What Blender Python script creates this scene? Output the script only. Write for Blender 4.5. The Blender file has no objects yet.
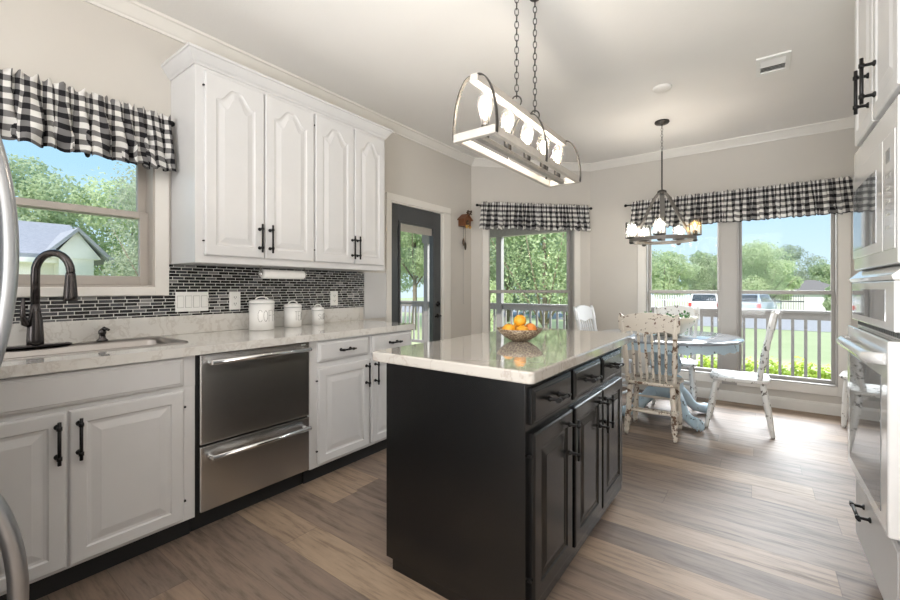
import bpy, bmesh, math, random
from mathutils import Vector, Matrix
random.seed(7)
PI = math.pi
SC = bpy.context.scene
COL = SC.collection

# ------------------------------------------------------------------ camera
CAM_H = 1.21
F_PX = 415.0
cam = bpy.data.cameras.new('camera')
camo = bpy.data.objects.new('camera', cam)
COL.objects.link(camo)
SC.camera = camo
camo.location = (0, 0, CAM_H)
camo.rotation_euler = (PI/2, 0, math.atan2(307, 415))
cam.sensor_fit = 'HORIZONTAL'
cam.sensor_width = 36
cam.lens = F_PX/900*36
cam.shift_y = -12/900
cam.clip_start = 0.03
cam.clip_end = 500

# ------------------------------------------------------------------ view, world, sun, big lights
SC.view_settings.view_transform = 'Standard'
SC.view_settings.look = 'None'
SC.view_settings.gamma = 1
SC.view_settings.use_curve_mapping = False
SC.view_settings.exposure = 0.17
SC.cycles.max_bounces = 10
SC.cycles.diffuse_bounces = 5
SC.cycles.glossy_bounces = 5
SC.cycles.transparent_max_bounces = 24
SC.cycles.caustics_reflective = False
SC.cycles.caustics_refractive = False
SC.cycles.sample_clamp_indirect = 6

world = bpy.data.worlds.new('sky')
SC.world = world
world.use_nodes = True
wt = world.node_tree
wt.nodes.clear()
_o = wt.nodes.new('ShaderNodeOutputWorld')
_b = wt.nodes.new('ShaderNodeBackground')
_g = wt.nodes.new('ShaderNodeTexCoord')
_s = wt.nodes.new('ShaderNodeSeparateXYZ')
_r = wt.nodes.new('ShaderNodeValToRGB')
_r.color_ramp.elements[0].position = 0.0
_r.color_ramp.elements[0].color = (0.66, 0.82, 0.92, 1)
_e = _r.color_ramp.elements.new(0.22)
_e.color = (0.40, 0.66, 0.88, 1)
_r.color_ramp.elements[-1].position = 0.9
_r.color_ramp.elements[-1].color = (0.20, 0.42, 0.80, 1)
wt.links.new(_g.outputs['Generated'], _s.inputs[0])
wt.links.new(_s.outputs['Z'], _r.inputs[0])
wt.links.new(_r.outputs[0], _b.inputs['Color'])
_b.inputs['Strength'].default_value = 1.12
wt.links.new(_b.outputs[0], _o.inputs[0])

sun = bpy.data.lights.new('sun', 'SUN')
sun.energy = 5.5
sun.color = (1.0, 0.95, 0.86)
sun.angle = math.radians(0.6)
suno = bpy.data.objects.new('sun', sun)
COL.objects.link(suno)
suno.rotation_euler = Vector((0.14, -0.62, 0.76)).to_track_quat('Z', 'Y').to_euler()

def area(name, loc, target, sx, sy, power, color=(1, 1, 1)):
    l = bpy.data.lights.new(name, 'AREA')
    l.shape = 'RECTANGLE'
    l.size = sx
    l.size_y = sy
    l.energy = power
    l.color = color
    o = bpy.data.objects.new(name, l)
    COL.objects.link(o)
    o.location = loc
    o.rotation_euler = (Vector(loc)-Vector(target)).to_track_quat('Z', 'Y').to_euler()
    return o
# unseen fill lamp added behind the camera to brighten the room
area('rear_fill', (-0.6, -2.85, 1.55), (-0.8, 4.0, 1.3), 3.0, 2.2, 95, (0.96, 0.985, 1.0))
# upward lamp added behind the camera to brighten the ceiling
area('ceiling_fill', (-0.25, -1.0, 0.8), (-0.25, -0.6, 2.8), 1.6, 1.6, 140, (0.96, 0.985, 1.0))
# lamp added outside, above the view, to boost daylight through the dining windows
area('window_fill', (-0.3, 10.5, 5.4), (-0.4, 2.4, 0.2), 9.0, 4.0, 3600, (0.94, 0.98, 1.0))

# ------------------------------------------------------------------ materials
def nd(t, kind, **kw):
    n = t.nodes.new(kind)
    for k, v in kw.items():
        if k in n.inputs.keys() if hasattr(n.inputs, 'keys') else False:
            n.inputs[k].default_value = v
        else:
            setattr(n, k, v)
    return n
def sr(r, g, b):
    def f(c):
        c = c/255.0
        return c/12.92 if c <= 0.04045 else ((c+0.055)/1.055)**2.4
    return (f(r), f(g), f(b), 1)
def new_mat(name):
    m = bpy.data.materials.new(name)
    m.use_nodes = True
    t = m.node_tree
    p = t.nodes['Principled BSDF']
    return m, t, p
def math_n(t, op, a, b=None, c=None):
    n = t.nodes.new('ShaderNodeMath')
    n.operation = op
    for i, v in enumerate((a, b, c)):
        if v is None:
            continue
        if isinstance(v, (int, float)):
            n.inputs[i].default_value = v
        else:
            t.links.new(v, n.inputs[i])
    return n.outputs[0]
def mix_c(t, fac, a, b, mode='MIX'):
    n = t.nodes.new('ShaderNodeMix')
    n.data_type = 'RGBA'
    n.blend_type = mode
    for sock, v in ((n.inputs[0], fac), (n.inputs[6], a), (n.inputs[7], b)):
        if isinstance(v, (int, float, tuple)):
            sock.default_value = v
        else:
            t.links.new(v, sock)
    return n.outputs[2]
def ramp(t, fac, stops, interp='LINEAR'):
    n = t.nodes.new('ShaderNodeValToRGB')
    cr = n.color_ramp
    cr.interpolation = interp
    while len(cr.elements) < len(stops):
        cr.elements.new(0.5)
    for e, (p, c) in zip(cr.elements, stops):
        e.position = p
        e.color = c
    t.links.new(fac, n.inputs[0])
    return n.outputs[0]
def coords(t, kind='Object', scale=(1, 1, 1)):
    c = t.nodes.new('ShaderNodeTexCoord')
    m = t.nodes.new('ShaderNodeMapping')
    m.inputs['Scale'].default_value = scale
    t.links.new(c.outputs[kind], m.inputs[0])
    return m.outputs[0]
def noise(t, vec, scale, detail=3, rough=0.55):
    n = t.nodes.new('ShaderNodeTexNoise')
    n.inputs['Scale'].default_value = scale
    n.inputs['Detail'].default_value = detail
    n.inputs['Roughness'].default_value = rough
    t.links.new(vec, n.inputs['Vector'])
    return n.outputs[0]
def bump(t, p, h, strength, dist=0.002):
    b = t.nodes.new('ShaderNodeBump')
    b.inputs['Strength'].default_value = strength
    b.inputs['Distance'].default_value = dist
    t.links.new(h, b.inputs['Height'])
    t.links.new(b.outputs[0], p.inputs['Normal'])
def plain(name, col, rough=0.5, metal=0.0, var=0.04, scale=8.0, bmp=0.0, bscale=60.0, stretch=(1, 1, 1), coat=0.0, spec=0.5):
    m, t, p = new_mat(name)
    v = coords(t, 'Object', stretch)
    nz = noise(t, v, scale)
    dark = tuple(c*(1-var) for c in col[:3])+(1,)
    lite = tuple(min(1, c*(1+var)) for c in col[:3])+(1,)
    t.links.new(ramp(t, nz, [(0.3, dark), (0.7, lite)]), p.inputs['Base Color'])
    p.inputs['Roughness'].default_value = rough
    p.inputs['Metallic'].default_value = metal
    p.inputs['Coat Weight'].default_value = coat
    p.inputs['Specular IOR Level'].default_value = spec
    if bmp:
        bump(t, p, noise(t, v, bscale, 4), bmp)
    return m

M = {}
M['wall'] = plain('wall_paint', sr(204, 199, 192), 0.75, var=0.015, scale=2, bmp=0.12, bscale=160)
M['ceiling'] = plain('ceiling_paint', sr(234, 231, 227), 0.85, var=0.015, scale=2, bmp=0.35, bscale=55)
M['trim'] = plain('trim_paint', sr(226, 222, 216), 0.4, var=0.01)
M['white'] = plain('cabinet_white', sr(205, 204, 204), 0.35, var=0.012)
M['black_paint'] = plain('island_black', sr(15, 15, 15), 0.25, var=0.10, scale=5)
M['dark'] = plain('toe_kick_black', sr(20, 20, 21), 0.6)
M['black_metal'] = plain('black_bar_metal', sr(30, 29, 29), 0.38, metal=0.6)
M['bronze'] = plain('faucet_bronze', sr(78, 74, 74), 0.22, metal=0.85)
M['chrome'] = plain('chrome', sr(215, 215, 215), 0.12, metal=1.0)
M['steel_sink'] = plain('sink_steel', sr(158, 153, 149), 0.32, metal=1.0)
M['iron'] = plain('lamp_iron', sr(70, 67, 64), 0.5, metal=0.6)
M['greywood'] = plain('lamp_grey_wood', sr(150, 146, 140), 0.5, metal=0.2, var=0.18, scale=14, stretch=(1, 8, 8))
M['arm'] = plain('lamp_arm_grey', sr(120, 116, 111), 0.5, metal=0.2, var=0.12, scale=14)
M['whitewood'] = plain('lamp_pale_wood', sr(182, 176, 168), 0.45, var=0.08, scale=14)
M['enamel'] = plain('oven_enamel', sr(212, 211, 210), 0.12, var=0.005, coat=0.6)
M['plastic'] = plain('white_plastic', sr(232, 231, 228), 0.3, var=0.005)
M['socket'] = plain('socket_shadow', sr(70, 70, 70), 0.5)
M['sash'] = plain('sash_taupe', sr(176, 168, 160), 0.45, var=0.02)
M['sash_grey'] = plain('sash_grey', sr(172, 168, 164), 0.45, var=0.02)
M['door_dark'] = plain('door_charcoal', sr(66, 68, 70), 0.3, var=0.06)
M['paper'] = plain('paper_white', sr(240, 239, 237), 0.9, var=0.01, bmp=0.3, bscale=120)
M['ceramic'] = plain('ceramic_white', sr(232, 231, 229), 0.22, var=0.006)
M['ink'] = plain('letter_ink', sr(58, 54, 52), 0.6)
M['orange'] = plain('orange_peel', sr(224, 156, 40), 0.4, var=0.10, scale=10, bmp=0.5, bscale=260)
M['peach'] = plain('reddish_peel', sr(226, 138, 60), 0.4, var=0.25, scale=14, bmp=0.3, bscale=260)
M['stem'] = plain('stem_brown', sr(90, 70, 40), 0.8)
M['porch'] = plain('porch_paint', sr(122, 118, 116), 0.55, var=0.03)
M['deck'] = plain('deck_boards', sr(150, 142, 134), 0.6, var=0.12, scale=6, stretch=(12, 1, 1))
M['bark'] = plain('bark', sr(120, 108, 96), 0.9, var=0.25, scale=12, bmp=0.6, bscale=30)
M['road'] = plain('asphalt', sr(166, 165, 166), 0.9, var=0.06, scale=5)
M['roof_grey'] = plain('roof_grey_shingles', sr(118, 114, 112), 0.9, var=0.12, scale=10, stretch=(1, 1, 6))
M['siding'] = plain('house_siding', sr(232, 228, 224), 0.7, var=0.02)
M['roof'] = plain('roof_shingles', sr(148, 150, 158), 0.9, var=0.12, scale=10, stretch=(1, 1, 6))
M['car_white'] = plain('car_paint_white', sr(226, 228, 230), 0.2, coat=0.6, var=0.01)
M['car_blue'] = plain('car_paint_silver', sr(168, 182, 194), 0.2, coat=0.6, var=0.01)
M['car_glass'] = plain('car_glass', sr(58, 66, 72), 0.08)
M['tyre'] = plain('tyre_rubber', sr(32, 32, 33), 0.8)
M['tail'] = plain('tail_lamp', sr(200, 70, 60), 0.3)
M['fence_white'] = plain('fence_white', sr(232, 230, 226), 0.6)
M['fence_dark'] = plain('fence_iron', sr(72, 76, 78), 0.6)
M['leaf_pot'] = plain('leaf_deep', sr(64, 120, 60), 0.5, var=0.3, scale=30)
M['cream'] = plain('cream_bowl', sr(226, 218, 200), 0.4, var=0.04)
M['clock_wood'] = plain('clock_wood', sr(112, 68, 40), 0.5, var=0.2, scale=30, stretch=(1, 1, 6))
M['clock_dark'] = plain('clock_dark_wood', sr(66, 50, 36), 0.55, var=0.2, scale=30)
M['clock_gold'] = plain('clock_gold', sr(190, 150, 80), 0.5, var=0.3, scale=60)
M['gap_key_grey'] = plain('gap_shade_and_key_grey', sr(176, 175, 172), 0.5)
M['tin'] = plain('tin_grey', sr(176, 178, 176), 0.4)

def foliage(name, c1, c2, c3, scale=1.2):
    m, t, p = new_mat(name)
    v = coords(t, 'Object')
    nz = noise(t, v, scale, 5, 0.7)
    t.links.new(ramp(t, nz, [(0.3, c1), (0.5, c2), (0.72, c3)]), p.inputs['Base Color'])
    p.inputs['Roughness'].default_value = 0.65
    p.inputs['Specular IOR Level'].default_value = 0.25
    tr = t.nodes.new('ShaderNodeBsdfTranslucent')
    t.links.new(ramp(t, nz, [(0.3, c2), (0.72, c3)]), tr.inputs['Color'])
    mx = t.nodes.new('ShaderNodeMixShader')
    mx.inputs[0].default_value = 0.5
    t.links.new(p.outputs[0], mx.inputs[1])
    t.links.new(tr.outputs[0], mx.inputs[2])
    t.links.new(mx.outputs[0], t.nodes['Material Output'].inputs['Surface'])
    return m
M['leaf_light'] = foliage('leaves_light', sr(166, 184, 138), sr(196, 210, 168), sr(220, 228, 198))
M['leaf_mid'] = foliage('leaves_mid', sr(152, 170, 130), sr(182, 196, 158), sr(208, 218, 186))
M['leaf_dark'] = foliage('leaves_dark', sr(136, 152, 120), sr(166, 180, 146), sr(200, 210, 182))
M['leaf_grey'] = foliage('leaves_greyish', sr(130, 142, 122), sr(164, 174, 152), sr(204, 210, 190))
M['hedge'] = foliage('hedge_leaves', sr(112, 138, 40), sr(142, 164, 58), sr(172, 188, 84), 3)
M['lawn'] = foliage('lawn_grass', sr(192, 202, 150), sr(202, 210, 162), sr(212, 218, 174), 0.25)

# glass: thin panes and lamp glass
def glass_mat(name, ior_boost, tint=(1, 1, 1, 1), rough=0.0, milky=0.0):
    m = bpy.data.materials.new(name)
    m.use_nodes = True
    t = m.node_tree
    t.nodes.clear()
    out = t.nodes.new('ShaderNodeOutputMaterial')
    tr = t.nodes.new('ShaderNodeBsdfTransparent')
    tr.inputs['Color'].default_value = tint
    gl = t.nodes.new('ShaderNodeBsdfGlossy')
    gl.inputs['Roughness'].default_value = rough
    fr = t.nodes.new('ShaderNodeFresnel')
    fr.inputs['IOR'].default_value = ior_boost
    mx = t.nodes.new('ShaderNodeMixShader')
    t.links.new(fr.outputs[0], mx.inputs[0])
    base = tr.outputs[0]
    if milky:
        tl = t.nodes.new('ShaderNodeBsdfTranslucent')
        m2 = t.nodes.new('ShaderNodeMixShader')
        m2.inputs[0].default_value = milky
        t.links.new(tr.outputs[0], m2.inputs[1])
        t.links.new(tl.outputs[0], m2.inputs[2])
        base = m2.outputs[0]
    t.links.new(base, mx.inputs[1])
    t.links.new(gl.outputs[0], mx.inputs[2])
    t.links.new(mx.outputs[0], out.inputs['Surface'])
    return m
M['pane'] = glass_mat('window_glass', 1.18)
M['bulb'] = glass_mat('bulb_glass', 1.16, (0.98, 0.96, 0.92, 1), 0.0, 0.05)
M['shade'] = glass_mat('lamp_cup_glass', 1.22, (0.97, 0.97, 0.96, 1), 0.0, 0.10)
def emit(name, col, s):
    m, t, p = new_mat(name)
    p.inputs['Base Color'].default_value = col
    p.inputs['Emission Color'].default_value = col
    p.inputs['Emission Strength'].default_value = s
    return m
M['filament'] = emit('filament_glow', (1.0, 0.86, 0.66, 1), 30)
M['filament_amber'] = emit('filament_amber', (1.0, 0.55, 0.12, 1), 8)
M['led'] = emit('display_dim', (0.10, 0.16, 0.16, 1), 0.2)

def steel():
    m, t, p = new_mat('dishwasher_steel')
    v = coords(t, 'Object', (1, 60, 1.2))
    nz = noise(t, v, 6, 2)
    t.links.new(ramp(t, nz, [(0.2, sr(198, 197, 196)), (0.8, sr(208, 207, 206))]), p.inputs['Base Color'])
    p.inputs['Metallic'].default_value = 1.0
    p.inputs['Roughness'].default_value = 0.27
    p.inputs['Anisotropic'].default_value = 0.85
    p.inputs['Anisotropic Rotation'].default_value = 0.25
    tg = t.nodes.new('ShaderNodeTangent')
    tg.direction_type = 'RADIAL'
    tg.axis = 'Z'
    t.links.new(tg.outputs[0], p.inputs['Tangent'])
    return m
M['steel'] = steel()
M['fridge_steel'] = plain('fridge_steel', sr(170, 172, 175), 0.3, metal=0.9)

def oven_glass():
    m, t, p = new_mat('oven_window_glass')
    v = coords(t, 'Object')
    t.links.new(ramp(t, noise(t, v, 3), [(0.3, sr(112, 115, 118)), (0.7, sr(118, 121, 124))]), p.inputs['Base Color'])
    p.inputs['Roughness'].default_value = 0.03
    p.inputs['Specular IOR Level'].default_value = 1.0
    p.inputs['IOR'].default_value = 1.9
    return m
M['oven_glass'] = oven_glass()

def floor_mat():
    m, t, p = new_mat('plank_floor')
    c = t.nodes.new('ShaderNodeTexCoord')
    s = t.nodes.new('ShaderNodeSeparateXYZ')
    t.links.new(c.outputs['Object'], s.inputs[0])
    W, L = 0.185, 1.22
    ry = math_n(t, 'DIVIDE', s.outputs['Y'], W)
    row = math_n(t, 'FLOOR', ry)
    wn = t.nodes.new('ShaderNodeTexWhiteNoise')
    wn.noise_dimensions = '1D'
    t.links.new(row, wn.inputs['W'])
    rx = math_n(t, 'ADD', math_n(t, 'DIVIDE', s.outputs['X'], L), math_n(t, 'MULTIPLY', wn.outputs['Value'], 7.0))
    pid = math_n(t, 'FLOOR', rx)
    cb = t.nodes.new('ShaderNodeCombineXYZ')
    t.links.new(row, cb.inputs[0])
    t.links.new(pid, cb.inputs[1])
    wn2 = t.nodes.new('ShaderNodeTexWhiteNoise')
    wn2.noise_dimensions = '2D'
    t.links.new(cb.outputs[0], wn2.inputs['Vector'])
    tone = ramp(t, wn2.outputs['Value'], [(0.0, sr(112, 96, 85)), (0.3, sr(134, 116, 102)), (0.55, sr(122, 107, 97)), (0.8, sr(150, 129, 111)), (1.0, sr(164, 142, 120))])
    # grain, shifted per plank
    off = t.nodes.new('ShaderNodeVectorMath')
    off.operation = 'MULTIPLY_ADD'
    t.links.new(wn2.outputs['Color'], off.inputs[0])
    off.inputs[1].default_value = (9, 9, 9)
    mp = t.nodes.new('ShaderNodeMapping')
    mp.inputs['Scale'].default_value = (1.6, 16, 1)
    t.links.new(c.outputs['Object'], mp.inputs[0])
    t.links.new(mp.outputs[0], off.inputs[2])
    g = noise(t, off.outputs[0], 2.2, 7, 0.68)
    gr = ramp(t, g, [(0.30, (0.42, 0.39, 0.38, 1)), (0.50, (0.92, 0.92, 0.92, 1)), (0.7, (1.12, 1.10, 1.08, 1))])
    mp2 = t.nodes.new('ShaderNodeMapping')
    mp2.inputs['Scale'].default_value = (1.2, 5, 1)
    t.links.new(c.outputs['Object'], mp2.inputs[0])
    knots = ramp(t, noise(t, mp2.outputs[0], 1.6, 4), [(0.25, (0.72, 0.70, 0.70, 1)), (0.5, (1, 1, 1, 1))])
    col = mix_c(t, 1.0, tone, gr, 'MULTIPLY')
    col = mix_c(t, 0.7, col, knots, 'MULTIPLY')
    fy = math_n(t, 'FRACT', ry)
    fx = math_n(t, 'FRACT', rx)
    ey = math_n(t, 'MINIMUM', fy, math_n(t, 'SUBTRACT', 1.0, fy))
    ex = math_n(t, 'MINIMUM', fx, math_n(t, 'SUBTRACT', 1.0, fx))
    seam = math_n(t, 'MINIMUM', math_n(t, 'DIVIDE', ey, 0.010), math_n(t, 'DIVIDE', ex, 0.0018))
    seam = math_n(t, 'MINIMUM', seam, 1.0)
    col = mix_c(t, seam, mix_c(t, 1.0, col, (0.5, 0.48, 0.46, 1), 'MULTIPLY'), col)
    t.links.new(col, p.inputs['Base Color'])
    t.links.new(ramp(t, g, [(0.3, (0.54, 0.54, 0.54, 1)), (0.7, (0.44, 0.44, 0.44, 1))]), p.inputs['Roughness'])
    hgt = math_n(t, 'ADD', math_n(t, 'MULTIPLY', seam, 0.8), math_n(t, 'MULTIPLY', g, 0.35))
    bump(t, p, hgt, 0.18, 0.003)
    return m
M['floor'] = floor_mat()

def tile_mat():
    m, t, p = new_mat('mosaic_tile')
    c = t.nodes.new('ShaderNodeTexCoord')
    s = t.nodes.new('ShaderNodeSeparateXYZ')
    t.links.new(c.outputs['Object'], s.inputs[0])
    W, Hh = 0.062, 0.0188
    ry = math_n(t, 'DIVIDE', s.outputs['Z'], Hh)
    row = math_n(t, 'FLOOR', ry)
    wn = t.nodes.new('ShaderNodeTexWhiteNoise')
    wn.noise_dimensions = '1D'
    t.links.new(row, wn.inputs['W'])
    rx = math_n(t, 'ADD', math_n(t, 'DIVIDE', s.outputs['Y'], W), math_n(t, 'MULTIPLY', wn.outputs['Value'], 5.0))
    pid = math_n(t, 'FLOOR', rx)
    cb = t.nodes.new('ShaderNodeCombineXYZ')
    t.links.new(row, cb.inputs[0])
    t.links.new(pid, cb.inputs[1])
    wn2 = t.nodes.new('ShaderNodeTexWhiteNoise')
    wn2.noise_dimensions = '2D'
    t.links.new(cb.outputs[0], wn2.inputs['Vector'])
    tone = ramp(t, wn2.outputs['Value'], [(0.0, sr(20, 20, 23)), (0.5, sr(30, 31, 34)), (0.66, sr(62, 64, 68)), (0.82, sr(96, 96, 98)), (0.93, sr(128, 127, 126))], 'CONSTANT')
    fy = math_n(t, 'FRACT', ry)
    fx = math_n(t, 'FRACT', rx)
    ey = math_n(t, 'MINIMUM', fy, math_n(t, 'SUBTRACT', 1.0, fy))
    ex = math_n(t, 'MINIMUM', fx, math_n(t, 'SUBTRACT', 1.0, fx))
    g = math_n(t, 'MINIMUM', math_n(t, 'DIVIDE', ey, 0.092), math_n(t, 'DIVIDE', ex, 0.029))
    g = math_n(t, 'GREATER_THAN', g, 1.0)
    t.links.new(mix_c(t, g, sr(206, 204, 200), tone), p.inputs['Base Color'])
    t.links.new(math_n(t, 'SUBTRACT', 0.75, math_n(t, 'MULTIPLY', g, 0.55)), p.inputs['Roughness'])
    bump(t, p, g, 0.5, 0.0015)
    return m
M['tile'] = tile_mat()

def quartz(name, base, vein, speck):
    m, t, p = new_mat(name)
    v = coords(t, 'Object')
    d = t.nodes.new('ShaderNodeVectorMath')
    d.operation = 'MULTIPLY_ADD'
    nn = t.nodes.new('ShaderNodeTexNoise')
    nn.inputs['Scale'].default_value = 5
    nn.inputs['Detail'].default_value = 4
    t.links.new(v, nn.inputs['Vector'])
    t.links.new(nn.outputs['Color'], d.inputs[0])
    d.inputs[1].default_value = (0.5, 0.5, 0.5)
    t.links.new(v, d.inputs[2])
    n1 = noise(t, d.outputs[0], 4.5, 5, 0.6)
    ridge = math_n(t, 'ABSOLUTE', math_n(t, 'SUBTRACT', n1, 0.5))
    col = mix_c(t, ramp(t, ridge, [(0.0, (0.75, 0.75, 0.75, 1)), (0.035, (0, 0, 0, 1))]), base, vein)
    n2 = noise(t, v, 28, 5, 0.7)
    col = mix_c(t, ramp(t, n2, [(0.58, (0, 0, 0, 1)), (0.72, (0.55, 0.55, 0.55, 1))]), col, speck)
    t.links.new(col, p.inputs['Base Color'])
    p.inputs['Roughness'].default_value = 0.05
    p.inputs['Specular IOR Level'].default_value = 0.8
    p.inputs['Coat Weight'].default_value = 0.6
    p.inputs['Coat Roughness'].default_value = 0.03
    return m
M['quartz'] = quartz('quartz_white', sr(212, 209, 204), sr(190, 184, 177), sr(196, 190, 184))
M['quartz_i'] = quartz('quartz_cream', sr(180, 174, 166), sr(158, 149, 140), sr(162, 154, 145))

def gingham():
    m, t, p = new_mat('buffalo_check_cloth')
    c = t.nodes.new('ShaderNodeTexCoord')
    s = t.nodes.new('ShaderNodeSeparateXYZ')
    t.links.new(c.outputs['UV'], s.inputs[0])
    def sq(o):
        return math_n(t, 'GREATER_THAN', math_n(t, 'FRACT', o), 0.5)
    k = math_n(t, 'MULTIPLY', math_n(t, 'ADD', sq(s.outputs['X']), sq(s.outputs['Y'])), 0.5)
    col = ramp(t, k, [(0.0, sr(238, 236, 233)), (0.3, sr(134, 132, 132)), (0.8, sr(44, 43, 46))], 'CONSTANT')
    t.links.new(col, p.inputs['Base Color'])
    p.inputs['Roughness'].default_value = 0.9
    p.inputs['Specular IOR Level'].default_value = 0.15
    tr = t.nodes.new('ShaderNodeBsdfTranslucent')
    t.links.new(col, tr.inputs['Color'])
    mx = t.nodes.new('ShaderNodeMixShader')
    mx.inputs[0].default_value = 0.3
    t.links.new(p.outputs[0], mx.inputs[1])
    t.links.new(tr.outputs[0], mx.inputs[2])
    t.links.new(mx.outputs[0], t.nodes['Material Output'].inputs['Surface'])
    return m
M['gingham'] = gingham()

def chipped(name, paint, wood, thr, scale=26.0):
    m, t, p = new_mat(name)
    v = coords(t, 'Object', (1, 1, 1))
    n1 = noise(t, v, scale, 4, 0.65)
    n2 = noise(t, v, 5.0, 2)
    k = math_n(t, 'ADD', n1, math_n(t, 'MULTIPLY', math_n(t, 'SUBTRACT', n2, 0.5), 0.45))
    mask = ramp(t, k, [(thr, (0, 0, 0, 1)), (thr+0.03, (1, 1, 1, 1))])
    t.links.new(mix_c(t, mask, paint, wood), p.inputs['Base Color'])
    p.inputs['Roughness'].default_value = 0.5
    return m
M['chip_cream'] = chipped('chipped_cream_paint', sr(222, 214, 202), sr(112, 88, 70), 0.575)
M['chip_white'] = chipped('chipped_white_paint', sr(226, 226, 224), sr(98, 92, 88), 0.585)
M['chip_blue'] = chipped('chipped_blue_paint', sr(190, 212, 226), sr(84, 96, 108), 0.64)
M['chair_white'] = plain('chair_white_paint', sr(226, 228, 230), 0.45, var=0.02)
M['table_top'] = plain('table_top_gloss', sr(150, 158, 168), 0.10, var=0.10, scale=5, stretch=(1, 6, 1), coat=0.5)

def lace():
    m, t, p = new_mat('bowl_pattern')
    v = coords(t, 'Object')
    vo = t.nodes.new('ShaderNodeTexVoronoi')
    vo.feature = 'DISTANCE_TO_EDGE'
    vo.inputs['Scale'].default_value = 58
    t.links.new(v, vo.inputs['Vector'])
    t.links.new(ramp(t, vo.outputs['Distance'], [(0.03, sr(200, 186, 160)), (0.08, sr(112, 90, 70))]), p.inputs['Base Color'])
    p.inputs['Roughness'].default_value = 0.45
    return m
M['lace'] = lace()

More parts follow.
